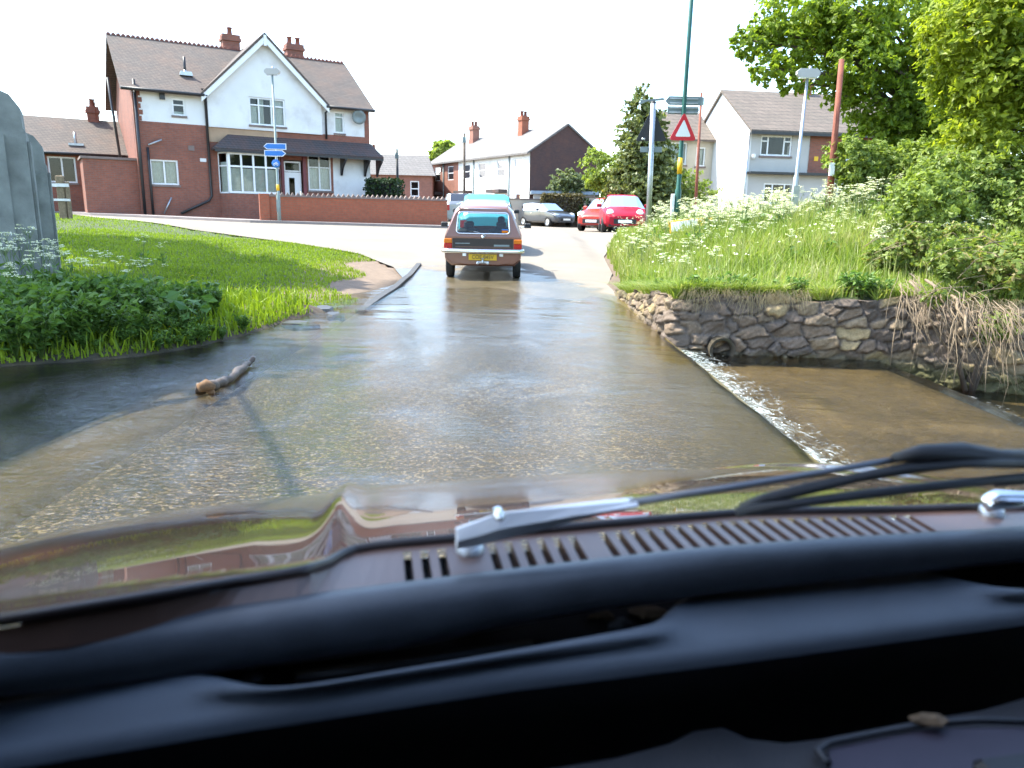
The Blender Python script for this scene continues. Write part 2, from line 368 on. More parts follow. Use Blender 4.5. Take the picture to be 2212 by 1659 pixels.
# road: ford strip (under water, climbing out) and the junction
t = NT('asphalt'); v = t.coord(); sp = t.node('SeparateXYZ'); t.link(v, sp.inputs[0])
n1 = t.noise(v, .5, 6, .6); n2 = t.noise(v, 140, 4, .7); n3 = t.noise(v, 1.6, 5, .6); n4 = t.noise(v, 30, 5, .65)
dry = t.ramp(n1, [(.3, (.19, .158, .122)), (.7, (.26, .22, .175))]); dry = t.mix(.6, dry, t.ramp(n2, [(.3, .55), (.7, 1.15)]), 'MULTIPLY')
wet = t.ramp(n2, [(.30, (.034, .028, .019)), (.5, (.078, .063, .042)), (.72, (.22, .18, .12))]); vor = t.node('TexVoronoi'); t.set(vor, Scale=85.0, Randomness=1.0); t.link(v, vor.inputs['Vector']); vs = t.node('SeparateXYZ'); t.link(vor.outputs['Color'], vs.inputs[0])
peb = t.ramp(vs.outputs[0], [(.0, (.020, .016, .010)), (.5, (.062, .047, .028)), (.82, (.17, .122, .062)), (.97, (.5, .39, .22))]); wet = t.mix(.7, wet, peb)
wet = t.mix(t.ramp(n3, [(.5, 0.), (.66, .8)]), wet, (.065, .055, .026))
edge_ = t.node('MapRange'); t.set(edge_, From_Min=.7, From_Max=1.5); t.link(sp.outputs[0], edge_.inputs[0]); wet = t.mix(edge_.outputs[0], wet, t.mix(n4, (.055, .042, .009), (.19, .135, .032)))
a = t.node('Math', operation='MULTIPLY_ADD'); t.link(n3, a.inputs[0]); a.inputs[1].default_value = 5.0; t.link(sp.outputs[1], a.inputs[2])
mr = t.node('MapRange'); t.set(mr, From_Min=18.2, From_Max=19.0); mxx = t.node('Math', operation='MAXIMUM'); t.link(sp.outputs[0], mxx.inputs[0]); mxx.inputs[1].default_value = .2; a2 = t.node('Math', operation='MULTIPLY_ADD'); t.link(mxx.outputs[0], a2.inputs[0]); a2.inputs[1].default_value = 2.4; t.link(a.outputs[0], a2.inputs[2]); t.link(a2.outputs[0], mr.inputs[0])
t.link(t.mix(mr.outputs[0], wet, dry), t.p.inputs['Base Color'])
rr = t.node('MapRange'); t.set(rr, From_Min=0, From_Max=1, To_Min=.28, To_Max=.9); t.link(mr.outputs[0], rr.inputs[0]); t.link(rr.outputs[0], t.p.inputs['Roughness'])
t.link(t.bump(t.mix(.5, n2, n4), .5, .012), t.p.inputs['Normal']); M['asphalt'] = t.m
xs = np.linspace(-2.0, 1.66, 20); ys = np.concatenate([np.arange(-8, 4, .5), np.arange(4, 16.1, .12)]); ys = np.unique(np.round(ys, 3))
RX, RY = np.meshgrid(xs, ys); V1 = np.stack([RX, RY, zroad(RX, RY)+.004*np.sin(RX*5+RY*2)-.022*sm(14.2, 16.0, RY)], -1).reshape(-1, 3); F1 = grid_faces(len(ys), len(xs))
nn = np.concatenate([np.stack([np.linspace(a[0], b[0], 9)[:-1], np.linspace(a[1], b[1], 9)[:-1]], -1) for a, b in zip(NEAR[:-1], NEAR[1:])] + [NEAR[-1:]])
tt = np.linspace(0, 1, 40)**1.6; farx = np.sign(nn[:, 0])*np.maximum(np.abs(nn[:, 0])*1.0, 0)
JX = nn[None, :, 0] + tt[:, None]*(nn[None, :, 0]*.6); JY = nn[None, :, 1] + tt[:, None]*(110-nn[None, :, 1])
V2 = np.stack([JX, JY, zg(JX, JY)+.008-.025*(1-sm(13.5, 14.8, JY))*(JX > -1.99)*(JX < 1.9)], -1).reshape(-1, 3); F2 = grid_faces(len(tt), len(nn)) + len(V1)
tag(np_mesh('road', np.concatenate([V1, V2]), np.concatenate([F1, F2]), M['asphalt'], smooth=True), kind='structure')

# pavement in front of the house and its garden wall, with kerb
M['paving'] = simple('pavement_asphalt', (.25, .21, .195), .9, var=.12, scale=2, bump=.3, bscale=60)
def strip(name, pts, w, h, m, n=10):
    P = np.concatenate([np.stack([np.linspace(a[0], b[0], n)[:-1], np.linspace(a[1], b[1], n)[:-1]], -1) for a, b in zip(pts[:-1], pts[1:])] + [np.array(pts[-1:], float)])
    T = np.gradient(P, axis=0); T /= np.linalg.norm(T, axis=1)[:, None]; N = np.stack([-T[:, 1], T[:, 0]], -1)
    rows = []
    for off, dz in ((0, -.1), (0, h), (w, h), (w, -.1)):
        q = P + N*off; rows.append(np.column_stack([q, zg(q[:, 0], q[:, 1])+dz]))
    return np_mesh(name, np.concatenate(rows), grid_faces(4, len(P)), m)
tag(strip('pavement', [(-24, 37.5), (-17.5, 31.4), (-9.6, 27.6), (-2.2, 29.6), (-1.2, 32), (-1.4, 46)], 1.6, .1, M['paving']), kind='structure')
M['kerbstone'] = simple('kerb_stone', (.055, .052, .05), .7, var=.25, scale=6, bump=.3)
tag(strip('kerb', [(-2.0, 9.4), (-2.0, 11.5), (-2.0, 14), (-2.1, 16.2)], -.10, .05, M['kerbstone']), kind='structure')

# ------------------------------------------------------------------ water
t = NT('stream_water'); t.n.remove(t.p); v0 = t.node('TexCoord').outputs['Object']
def mapped(scale, rot=0):
    mp = t.node('Mapping'); mp.inputs['Scale'].default_value = scale; mp.inputs['Rotation'].default_value = (0, 0, rot); t.link(v0, mp.inputs[0]); return mp.outputs[0]
spx = t.node('SeparateXYZ'); t.link(v0, spx.inputs[0])
calm = t.node('MapRange'); t.set(calm, From_Min=-5.0, From_Max=-1.8, To_Min=.28, To_Max=1.0); pool = t.node('MapRange'); t.set(pool, From_Min=1.7, From_Max=1.9, To_Min=1.0, To_Max=2.2); t.link(spx.outputs[0], pool.inputs[0]); t.link(spx.outputs[0], calm.inputs[0])
def ridged(scale, rot, detail):
    n = t.node('TexNoise', noise_type='RIDGED_MULTIFRACTAL'); t.set(n, Scale=1.0, Detail=detail, Roughness=.55, Distortion=.5); t.link(mapped(scale, rot), n.inputs['Vector']); return n.outputs[0]
h1 = ridged((1.7, 4.6, 1), .22, 3); h2 = t.noise(mapped((16, 34, 1), -.2), 1.0, 5, .65, .9); h3 = t.noise(mapped((1.1, 2.6, 1), .7), 1.0, 2, .5, .4)
patch = t.ramp(t.noise(mapped((.55, .8, 1), .5), 1.0, 3, .6, .8), [(.36, .25), (.60, 1.0)])
patch2 = t.ramp(t.noise(mapped((1.3, .9, 1), .9), 1.0, 3, .6, .8), [(.34, .3), (.58, 1.0)])
b1 = t.bump(h3, .5, .055); b2 = t.bump(h1, .55, .028, b1); b3 = t.bump(h2, .9, .016, b2)
for nd in t.n:
    if nd.type == 'BUMP' and nd.inputs['Distance'].default_value < .03: 
        mm_ = t.node('Math', operation='MULTIPLY'); t.link(calm.outputs[0], mm_.inputs[0]); mm_.inputs[1].default_value = nd.inputs['Strength'].default_value; m3_ = t.node('Math', operation='MULTIPLY'); t.link(mm_.outputs[0], m3_.inputs[0]); yy_ = t.node('MapRange'); t.set(yy_, From_Min=4.5, From_Max=9.0, To_Min=1.0, To_Max=.32); t.link(spx.outputs[1], yy_.inputs[0]); m4_ = t.node('Math', operation='MULTIPLY'); t.link(yy_.outputs[0], m4_.inputs[0]); t.link(m3_.outputs[0], m4_.inputs[1]); t.link(patch if nd.inputs['Distance'].default_value > .02 else patch2, m3_.inputs[1]); m5_ = t.node('Math', operation='MULTIPLY'); t.link(m4_.outputs[0], m5_.inputs[0]); t.link(pool.outputs[0], m5_.inputs[1]); t.link(m5_.outputs[0], nd.inputs['Strength'])
tr = t.node('BsdfTransparent'); tr.inputs[0].default_value = (.86, .84, .74, 1)
gl = t.node('BsdfGlossy'); gl.inputs['Roughness'].default_value = .03; gl.inputs[0].default_value = (.95, .97, 1, 1)
fr = t.node('Fresnel'); fr.inputs[0].default_value = 1.333; t.link(b3, fr.inputs['Normal']); t.link(b3, gl.inputs['Normal'])
mx = t.node('MixShader'); t.link(fr.outputs[0], mx.inputs[0]); t.link(tr.outputs[0], mx.inputs[1]); t.link(gl.outputs[0], mx.inputs[2]); t.link(mx.outputs[0], t.out.inputs[0])
M['water'] = t.m
prof = [(-60, 0), (-20, 0), (-8, 0)] + [(x, 0) for x in np.arange(-6, .4, .3)] + [(.6, -.001), (.9, -.006), (1.2, -.014), (1.42, -.024), (1.55, -.034), (1.62, -.046), (1.66, -.07), (1.69, -.12), (1.71, -.165), (1.74, -.185), (1.82, -.19), (2.4, -.20), (3.2, -.21), (3.85, -.22), (3.95, -.255), (4.02, -.31), (4.08, -.38), (4.2, -.41), (5, -.42), (8, -.42), (20, -.42)]
wy = np.concatenate([[-12, -5, 0], np.arange(1, 14.01, .2)])
px_ = np.array([p[0] for p in prof]); pz_ = np.array([p[1] for p in prof])
WX, WY = np.meshgrid(px_, wy); wob = .012*np.sin(WY*3.1)+.008*np.sin(WY*9.3+1); WX = WX + np.where((WX > 1.4) & (WX < 4.5), wob, 0)
WZ = np.broadcast_to(pz_, WX.shape).copy()
keep = ~((WX[:-1, :-1] > 1.6) & (WY[:-1, :-1] > 8.0)) & ~((WX[:-1, :-1] < -3) & (WY[:-1, :-1] > 7.5))
wat = np_mesh('water', np.stack([WX, WY, WZ], -1).reshape(-1, 3), grid_faces(len(wy), len(px_), keep), M['water'], smooth=True); tag(wat, kind='structure')
# foam along the two drops: clusters of little bubbles
def foam(name, x0, spread, zz, y0, y1, n, seed):
    r = np.random.default_rng(seed); y = r.uniform(y0, y1, n); lump = .5+.5*np.sin(y*2.3+seed)*np.sin(y*5.1)
    tail = r.random(n) < .30
    x = x0 + np.abs(r.normal(0, 1, n))*spread*(.10+.8*lump**2)*np.where(tail, 2.6, .8); x += .012*np.sin(y*3.1)
    keep = r.random(n) < (.05+.6*lump**1.5); s = np.where(keep, r.uniform(.002, .008, n)*(1.1-np.clip((x-x0)/(spread*4), 0, .7)), 0)
    base = np.array([(1, 0, 0), (0, 1, 0), (-1, 0, 0), (0, -1, 0), (0, 0, .8)]); V = np.stack([x, y, np.full(n, zz)], -1)[:, None, :] + base[None]*s[:, None, None]*np.array([1.1, 1.9, .6])
    f = np.array([(0, 1, 4), (1, 2, 4), (2, 3, 4), (3, 0, 4)]); F = (np.arange(n)[:, None, None]*5 + f[None]).reshape(-1, 3)
    return tag(np_mesh(name, V.reshape(-1, 3), F, M['foam'], smooth=True), 'white foam breaking below the edge of the ford' if seed == 3 else 'white foam below the second step of the weir', 'foam', kind='stuff')
M['foam'] = simple('white_foam', (.75, .8, .78), .5, var=.05)
def foam_sheet(par, x0, wd, zz, y0, y1, seed):
    t = NT('churned_water'); v = t.coord(); sp = t.node('SeparateXYZ'); t.link(v, sp.inputs[0])
    mr = t.node('MapRange'); t.set(mr, From_Min=x0, From_Max=x0+wd, To_Min=.20, To_Max=-.20); t.link(sp.outputs[0], mr.inputs[0])
    mp = t.node('Mapping'); mp.inputs['Scale'].default_value = (9, 5, 1); t.link(v, mp.inputs[0]); n = t.noise(mp.outputs[0], 1.6, 8, .72, 1.2); n0 = t.noise(v, 1.1, 2)
    a = t.node('Math', operation='ADD'); t.link(n, a.inputs[0]); t.link(mr.outputs[0], a.inputs[1]); b = t.node('Math', operation='MULTIPLY_ADD'); t.link(n0, b.inputs[0]); b.inputs[1].default_value = .5; t.link(a.outputs[0], b.inputs[2])
    f = t.ramp(b.outputs[0], [(.76, 0.), (1.04, .65)]); t.link(t.ramp(n, [(.35, (.42, .55, .47)), (.6, (.85, .88, .86))]), t.p.inputs['Base Color']); t.set(t.p, Roughness=.35); t.link(t.bump(n, 1, .05), t.p.inputs['Normal'])
    tr = t.node('BsdfTransparent'); mx = t.node('MixShader'); t.link(f, mx.inputs[0]); t.link(tr.outputs[0], mx.inputs[1]); t.link(t.p.outputs[0], mx.inputs[2]); t.link(mx.outputs[0], t.out.inputs[0])
    xs = np.linspace(x0-.03, x0+wd, 14); ys = np.arange(y0, y1, .05); X, Y = np.meshgrid(xs, ys); r = np.random.default_rng(seed); Z = zz+.008+.022*np.exp(-(X-x0)/.12)*(.5+.5*np.sin(Y*13+X*20))+r.normal(0, .003, X.shape)
    o = np_mesh('churned_water', np.stack([X, Y, Z], -1).reshape(-1, 3), grid_faces(len(ys), len(xs)), t.m, par, smooth=True); return o
f1 = foam('foam', 1.74, .14, -.185, 2.0, 7.85, 1500, 3); foam_sheet(f1, 1.70, .62, -.186, 1.5, 7.9, 1)
f2 = foam('foam', 4.10, .10, -.41, 3.0, 6.9, 2500, 5); foam_sheet(f2, 4.08, .5, -.405, 2.5, 7.0, 2)

# ------------------------------------------------------------------ stone retaining wall with pipe
def stone_wall():
    P = np.array(WALLP, float); seg = np.hypot(*np.diff(P, axis=0).T); L = np.concatenate([[0], np.cumsum(seg)])
    s = np.arange(0, L[-3]+2.6, .016); X = np.interp(s, L, P[:, 0]); Y = np.interp(s, L, P[:, 1])
    k = np.ones(9)/9; Xs = np.convolve(np.pad(X, 4, 'edge'), k, 'valid'); Ys = np.convolve(np.pad(Y, 4, 'edge'), k, 'valid')
    T = np.stack([np.gradient(Xs), np.gradient(Ys)], -1); T /= np.linalg.norm(T, axis=1)[:, None]; N = np.stack([T[:, 1], -T[:, 0]], -1)
    r = np.random.default_rng(11); top = np.interp(s, [0, 1.2, 2.4, 3.6, 4.2, 6.6, 8.5, 14], [.03, .12, .24, .36, .40, .42, .46, .5]) + .03*np.sin(s*4.1)+.02*np.sin(s*9.7+1)
    rows = 66; q = np.linspace(0, 1, rows); Zb = -.62
    Z = Zb + (top[None, :]-Zb)*q[:, None]; SS = np.broadcast_to(s, Z.shape)
    # irregular cells
    seeds = []
    for zc in np.cumsum([0]+[float(r.uniform(.08, .17)) for _ in range(10)])-.6:
        x = r.uniform(0, .1)
        while x < s[-1]:
            wdt = r.uniform(.10, .40); seeds.append((x+wdt/2, zc+r.uniform(-.045, .045))); x += wdt
    seeds = np.array(seeds); wob = .02*np.sin(SS*17+Z*9)+.012*np.sin(SS*41-Z*33)
    a = SS.ravel()+wob.ravel(); b = Z.ravel()+.5*wob.ravel()
    d1 = np.full(a.size, 9.); d2 = d1.copy(); idx = np.zeros(a.size, int)
    for i, (sx, sz) in enumerate(seeds):
        m = np.abs(a-sx) < .5; d = np.hypot((a[m]-sx)*.62, (b[m]-sz)*1.25); w1, w2, wi = d1[m], d2[m], idx[m]
        u = d < w1; w2 = np.where(u, w1, np.minimum(w2, d)); wi = np.where(u, i, wi); w1 = np.where(u, d, w1); d1[m], d2[m], idx[m] = w1, w2, wi
    edge = np.clip((d2-d1)/.038, 0, 1); ns = len(seeds); out = r.uniform(0, .055, ns)[idx]; tx, tz = r.normal(0, .24, ns)[idx], r.normal(0, .20, ns)[idx]
    frac = sum(am*np.sin(a*f1_+b*f2_+ph)*np.sin(b*f3_-a*f4_+ph*2) for am, f1_, f2_, f3_, f4_, ph in ((.010, 23, 11, 31, 9, .3), (.007, 51, -29, 67, 21, 1.7), (.004, 97, 61, 131, 43, .9)))
    D = ((.042*edge**.45)+frac+out*np.minimum(edge*2, 1) + ((a-seeds[idx, 0])*tx + (b-seeds[idx, 1])*tz)*edge + r.normal(0, .0025, a.size)).reshape(Z.shape)
    D += -.06*(q[:, None]**3)
    V = np.stack([Xs[None]+N[None, :, 0]*(D+.06), Ys[None]+N[None, :, 1]*(D+.06), Z], -1)
    V = np.concatenate([V, np.stack([Xs-N[:, 0]*.25, Ys-N[:, 1]*.25, top-.01], -1)[None]])
    base = np.array([(.225, .16, .10), (.30, .215, .13), (.135, .10, .075), (.38, .275, .14), (.235, .165, .11), (.18, .13, .095)])
    c = base[r.integers(0, 6, ns)][idx]*r.uniform(.8, 1.2, ns)[idx][:, None]; mort = np.array((.20, .155, .125))
    c = c*edge[:, None]+mort*(1-edge[:, None])*.8
    moss = np.clip(1-(b+.28)/.14, 0, 1)*.75 + np.clip(1-(a-1.2)/2.6, 0, 1)*.55*np.clip(.5+.7*np.sin(a*5)*np.sin(b*19+a*3), 0, 1); moss = np.clip(moss, 0, .9)[:, None]
    c = c*(1-moss)+np.array((.085, .085, .018))*moss
    c = np.concatenate([c, np.broadcast_to(mort*.6, (len(s), 3))])
    t = NT('rough_stone'); vc = t.node('VertexColor', layer_name='Col'); v = t.coord()
    t.link(t.mix(.8, vc.outputs[0], t.ramp(t.noise(v, 30, 8, .7), [(.25, .42), (.75, 1.25)]), 'MULTIPLY'), t.p.inputs['Base Color']); t.set(t.p, Roughness=.88)
    t.link(t.bump(t.noise(v, 60, 8, .7), .7, .012), t.p.inputs['Normal'])
    w = np_mesh('stone_wall', V.reshape(-1, 3), grid_faces(rows+1, len(s)), t.m, smooth=True, col=c)
    tag(w, 'rough mossy stone retaining wall above the weir, topped with dry grass', 'wall')
    pc = at(1552, 752, y=7.86); o = MB().lathe([(.135, -.16), (.135, .25), (.105, .25), (.105, -.16), (.135, -.16)], 24, tuple(pc), 'y').build('drain_pipe', simple('rusty_pipe', (.05, .038, .022), .85, var=.4, bump=.5, dirt=(.06, .065, .015)), w)
    MB().lathe([(.106, .20), (.0, .20)], 24, tuple(pc), 'y').build('pipe_interior', M['dark'], o)
    return w
stone_wall()

# ------------------------------------------------------------------ foliage generators
def leaf_quads(C, size, seed, up=.35, aspect=1.5, outward=None):
    r = np.random.default_rng(seed); n = len(C); nrm = r.normal(0, 1, (n, 3)); nrm[:, 2] += up*2
    if outward is not None: nrm += outward*1.2
    nrm /= np.linalg.norm(nrm, axis=1)[:, None]; t = np.cross(nrm, r.normal(0, 1, (n, 3))); t /= np.linalg.norm(t, axis=1)[:, None]; b = np.cross(nrm, t)
    s = (size*r.uniform(.6, 1.35, n))[:, None]; fold = r.uniform(-.25, .25, n)[:, None]
    P = np.stack([C - t*s*aspect*.5, C + b*s*.42 + nrm*s*fold, C + t*s*aspect*.5 - nrm*s*.15, C - b*s*.42 + nrm*s*fold], 1)
    return P.reshape(-1, 3), np.arange(4*n).reshape(-1, 4)
def clump_points(clumps, n, seed, shell=.55):
    r = np.random.default_rng(seed); vol = np.array([c[3]*c[4]*c[5] for c in clumps])**(2/3); cnt = np.maximum(20, (n*vol/vol.sum()).astype(int)); C = []; O = []
    for c, k in zip(clumps, cnt):
        # twigs: short runs of leaves inside the ellipsoid, denser near its surface
        tw = max(6, k//9); d = r.normal(0, 1, (tw, 3)); d /= np.linalg.norm(d, axis=1)[:, None]; rad = (shell + (1-shell)*r.random(tw))**.6
        rad *= 1+.22*np.sin(d[:, 0]*7+seed)*np.sin(d[:, 2]*6)+.12*r.normal(0, 1, tw); p = d*rad[:, None]; per = 9
        run = d[:, None, :]*np.linspace(-.10, .16, per)[None, :, None] + r.normal(0, .055, (tw, per, 3)); run[..., 2] -= np.linspace(0, .06, per)[None]
        q = (p[:, None, :]+run)*np.array(c[3:6])[None, None] + np.array(c[:3])
        C.append(q.reshape(-1, 3)); O.append(np.repeat(d, per, 0))
    return np.concatenate(C), np.concatenate(O)
def crown(name, clumps, n, size, m, parent, seed, aspect=1.5, up=.35):
    C, O = clump_points(clumps, n, seed); V, F = leaf_quads(C, size, seed+1, up, aspect, O)
    if parent is not None: V = V - np.array(parent.location)
    return np_mesh(name, V, F, m, parent)
def tree(name, label, base, r0, clumps, n, size, m, seed, group=None, cat='tree', trunk_top=None):
    t = thing(name, label, cat, base, 0, group); b = Vector(base); r = random.Random(seed)
    cs = sorted(clumps, key=lambda c: c[2]); top = Vector(trunk_top) if trunk_top else Vector((sum(c[0] for c in cs)/len(cs), sum(c[1] for c in cs)/len(cs), max(c[2] for c in cs)))
    pts = [b + (top-b)*f + Vector((r.uniform(-.12, .12), r.uniform(-.12, .12), 0))*(0 if f in (0,) else 1) for f in (0, .15, .35, .55, .78, 1)]
    mb = MB(); mb.tube([p-b for p in pts], [r0*1.25, r0, r0*.85, r0*.65, r0*.4, r0*.12], 10)
    for c in clumps:
        f = min(.75, max(.2, (c[2]-b.z)/(top.z-b.z)*.6)); s = b + (top-b)*f; e = Vector(c[:3])
        for kk in range(2):
            e2 = e + Vector((r.uniform(-.5, .5)*c[3], r.uniform(-.5, .5)*c[4], r.uniform(-.2, .4)*c[5])); mid = s.lerp(e2, .5) + Vector((0, 0, .12*(e2-s).length))
            mb.tube([s-b, mid-b, e2-b], [r0*.35, r0*.2, r0*.05], 6)
    mb.build('trunk', M['bark'], t); crown('crown', clumps, n, size, m, t, seed); return t
def blades(pts, h, wdt, seed, lean=.35, name='g', m=None, parent=None, bend=.5):
    r = np.random.default_rng(seed); n = len(pts); a = r.uniform(0, 2*np.pi, n); dx, dy = np.cos(a), np.sin(a); hh = h*r.uniform(.5, 1.25, n); ln = np.abs(r.normal(0, lean, n))*hh; b = r.uniform(0, 2*np.pi, n)
    lx, ly = np.cos(b)*ln, np.sin(b)*ln; w = wdt*r.uniform(.6, 1.3, n); V = np.zeros((n, 5, 3))
    for i, (f, ww) in enumerate(((0, 1), (0, -1), (.55, -.75), (.55, .75))):
        V[:, i, 0] = pts[:, 0]+dx*w*ww+lx*f*bend; V[:, i, 1] = pts[:, 1]+dy*w*ww+ly*f*bend; V[:, i, 2] = pts[:, 2]+hh*f
    V[:, 4, 0] = pts[:, 0]+lx; V[:, 4, 1] = pts[:, 1]+ly; V[:, 4, 2] = pts[:, 2]+hh*(1-.25*np.minimum(ln/hh, 1))
    f = np.array([(0, 1, 2), (0, 2, 3), (3, 2, 4)]); F = (np.arange(n)[:, None, None]*5+f[None]).reshape(-1, 3)
    return np_mesh(name, V.reshape(-1, 3), F, m, parent)
def scatter(n, x0, x1, y0, y1, cond, seed, ypow=1.0):
    r = np.random.default_rng(seed); x = r.uniform(x0, x1, n); y = y0 + (y1-y0)*r.random(n)**ypow; k = cond(x, y); x, y = x[k], y[k]
    return np.stack([x, y, zg(x, y)], -1)

# ------------------------------------------------------------------ grass and low plants (stuff)
nearY = lambda x: np.interp(x, NEAR[:, 0], NEAR[:, 1])
def lawn(x, y): return (sdist(x, y, WL) > .03) & (y < nearY(x)-.1) & (x < -2.15) & ((x < -2.45-.35*np.sin(y*1.7)-.75*np.exp(-((y-14.8)/2.3)**2)) | (y < 9))
def in_view(x, y): return (np.abs(x)/np.maximum(y, .1) < .8)
p = np.concatenate([scatter(90000, -11, -2.1, 5.4, 19.5, lambda x, y: lawn(x, y) & in_view(x, y), 1, 1.5), scatter(60000, -26, -3, 11, 34, lambda x, y: lawn(x, y) & in_view(x, y), 2)])
tag(blades(p, .060, .008, 3, .6, 'lawn_grass', M['grass']), 'short sunlit grass of the left bank', 'grass', kind='stuff')
p = scatter(9000, -9, -2.4, 5.45, 9.5, lambda x, y: lawn(x, y) & (sdist(x, y, WL) < 2.6+.7*np.sin(x*2)) & (x < -2.45), 4)
tag(blades(p, .19, .010, 5, .5, 'rough_grass', M['grass']), 'longer rough grass along the left waterline', 'grass', kind='stuff')
def rbank(x, y): return (sdist(x, y, WALLP) > .12) & (x > np.interp(y, [7, 11, 13.4, 15.3, 19, 24], [1.7, 1.8, 1.95, 2.1, 2.35, 3.0])+.05*np.sin(y*5)) & (y < nearY(x)-.1)
p = np.concatenate([scatter(60000, 1.7, 9, 7.0, 14, lambda x, y: rbank(x, y) & (x < 8), 6), scatter(60000, 2, 16, 13, 27, rbank, 7)])
hh = .18+.22*sm(8.2, 11.5, p[:, 1])+.10*sm(13, 16, p[:, 1]) - .28*sm(17.5, 20, p[:, 1])*sm(7, 4, p[:, 0])
tag(blades(p, hh, .010, 8, .4, 'meadow_grass', M['grass_tall']), 'tall meadow grass on the right bank above the stone wall', 'grass', kind='stuff')
p = scatter(9000, 1.9, 10, 8.3, 20, rbank, 10)
tag(blades(p, .42+.18*sm(9, 13, p[:, 1])-.25*sm(17, 19, p[:, 1]), .0045, 12, .3, 'seeding_grass', M['grass_seed']), 'thin pale seeding grass stems standing above the right bank meadow', 'grass', kind='stuff')
# dry grass hanging over the wall top
r = np.random.default_rng(21); s_ = r.uniform(0, 1, 1500); P = np.array(WALLP[2:8], float); seg = np.hypot(*np.diff(P, axis=0).T); L = np.concatenate([[0], np.cumsum(seg)])
sv = s_*L[-1]; cl = (np.sin(sv*2.6)+.7*np.sin(sv*7.1) > .1); sv = sv[cl]; hx, hy = np.interp(sv, L, P[:, 0]), np.interp(sv, L, P[:, 1]); n = len(sv)
V = np.zeros((n, 6, 3)); ln = r.uniform(.05, .34, n)*(.55+.45*np.sin(sv*2.6)*np.sin(sv*11)); wv = r.uniform(.001, .0028, n); sw = r.normal(0, .10, n); z0 = .43+r.uniform(-.02, .05, n)
ox, oy = r.uniform(-.02, .14, n)*-.2, -r.uniform(.02, .10, n)
for i, (f, ww) in enumerate(((0, 1), (0, -1), (.4, -1), (.4, 1), (1, -.4), (1, .4))):
    V[:, i, 0] = hx+ww*wv+sw*f+(ox if f else .0); V[:, i, 1] = hy+.10+(0 if f == 0 else (-.17+oy))*min(1, f*1.6+.2); V[:, i, 2] = z0+.04*(f == .4)-ln*max(0, f-.2)*1.2
F = (np.arange(n)[:, None, None]*6+np.array([(0, 1, 2, 3), (3, 2, 4, 5)])[None]).reshape(-1, 4)
tag(np_mesh('hanging_grass', V.reshape(-1, 3), F, M['grass_dry']), 'dry straw coloured grass hanging over the top of the stone wall', 'grass', kind='stuff')
r = np.random.default_rng(77); n = 5200; ya = r.uniform(8.0, 12.0, n); pa = np.stack([1.72+np.abs(r.normal(0, .10, n)), ya, np.interp(ya, [8, 8.6, 9.8, 11, 12.2], [.38, .34, .24, .12, .03])-.02], -1)
xb = r.uniform(1.75, 4.4, n); yb = np.interp(xb, [1.8, 4.0, 4.2, 4.55, 4.85], [7.98, 7.76, 7.68, 7.42, 7.28])+np.abs(r.normal(0, .09, n)); k = np.sin(xb*3.3)+.6*np.sin(xb*8.1) > -.5
pb_ = np.stack([xb, yb, np.full(n, .39)], -1)[k]; tag(blades(np.concatenate([pa, pb_]), .20, .006, 78, 1.1, 'wall_top_grass', M['grass_tall']), 'green grass flopping over the top edge of the stone wall', 'grass', kind='stuff')
# small white flowers and buttercups dotted in the grass
def dots(name, pts, hgt, size, m, seed, label):
    r = np.random.default_rng(seed); C = pts + np.stack([np.zeros(len(pts)), np.zeros(len(pts)), hgt*r.uniform(.6, 1.2, len(pts))], -1); k = 4
    C = np.repeat(C, k, 0)+r.normal(0, size*.7, (len(pts)*k, 3))*np.array([1, 1, .35]); V, F = leaf_quads(C, size, seed, 1.2, 1.0)
    return tag(np_mesh(name, V, F, m), label, 'flowers', kind='stuff')
dots('meadow_flowers', scatter(1500, 1.9, 14, 9.5, 25, rbank, 31), .46, .028, M['flower'], 32, 'white flower heads dotted through the right bank grass')
dots('lawn_flowers', scatter(150, -9, -2.6, 6, 17, lawn, 33), .14, .012, M['buttercup'], 34, 'small yellow buttercups dotted over the left lawn')

# nettles and leafy ground cover on the left bank: individual leafy plants
def leafy_proto(name, label, cat, h, leaves, lsize, m, seed, group, broad=False):
    t = thing(name, label, cat, (0, 0, 0), 0, group); r = np.random.default_rng(seed); mb = MB(); C = []; O = []
    for k in range(7 if not broad else 9):
        a = r.uniform(0, 6.28); tip = Vector((math.cos(a)*h*r.uniform(.1, .55), math.sin(a)*h*r.uniform(.1, .55), h*r.uniform(.7, 1.05))); mid = tip*.5+Vector((0, 0, h*.12))
        mb.tube([(0, 0, 0), mid, tip], [.006, .005, .003], 5)
        m_ = leaves if not broad else 2
        for i in range(m_):
            f = .25+.75*(i+1)/m_; q = (mid*(2*f) if f < .5 else mid.lerp(tip, 2*f-1)); C.append(np.array(q)+r.normal(0, h*.07, 3)); O.append((math.cos(a+i*2.4), math.sin(a+i*2.4), .5))
    mb.build('stem', M['stem'], t); V, F = leaf_quads(np.array(C), lsize, seed+5, .8, 1.25 if broad else 1.7, np.array(O)); np_mesh('foliage', V, F, m, t); return t
GN = 'leafy plants along the left waterline'
LN = 'dense green nettle clump on the shaded left bank by the water'
net = leafy_proto('nettle_clump', LN, 'plant', .40, 26, .052, M['leaf_nettle'], 41, GN)
pp = scatter(700, -8.5, -2.7, 5.5, 9.2, lambda x, y: (sdist(x, y, WL) > .06) & (sdist(x, y, WL) < 2.4) & in_view(x, y) & (x < -3.0+.0*y) & ~((x < -4.9) & (y > 8.2)), 42)
pp = pp[np.argsort(pp[:, 1])][:150]; random.seed(3)
for i, q in enumerate(pp):
    if i == 0: net.location = q
    else: copy_thing(net, q, random.uniform(0, 6.28), scale=random.uniform(.45, .95))
LD = 'broad leaved dock plant with large pale leaves at the edge of the left lawn'
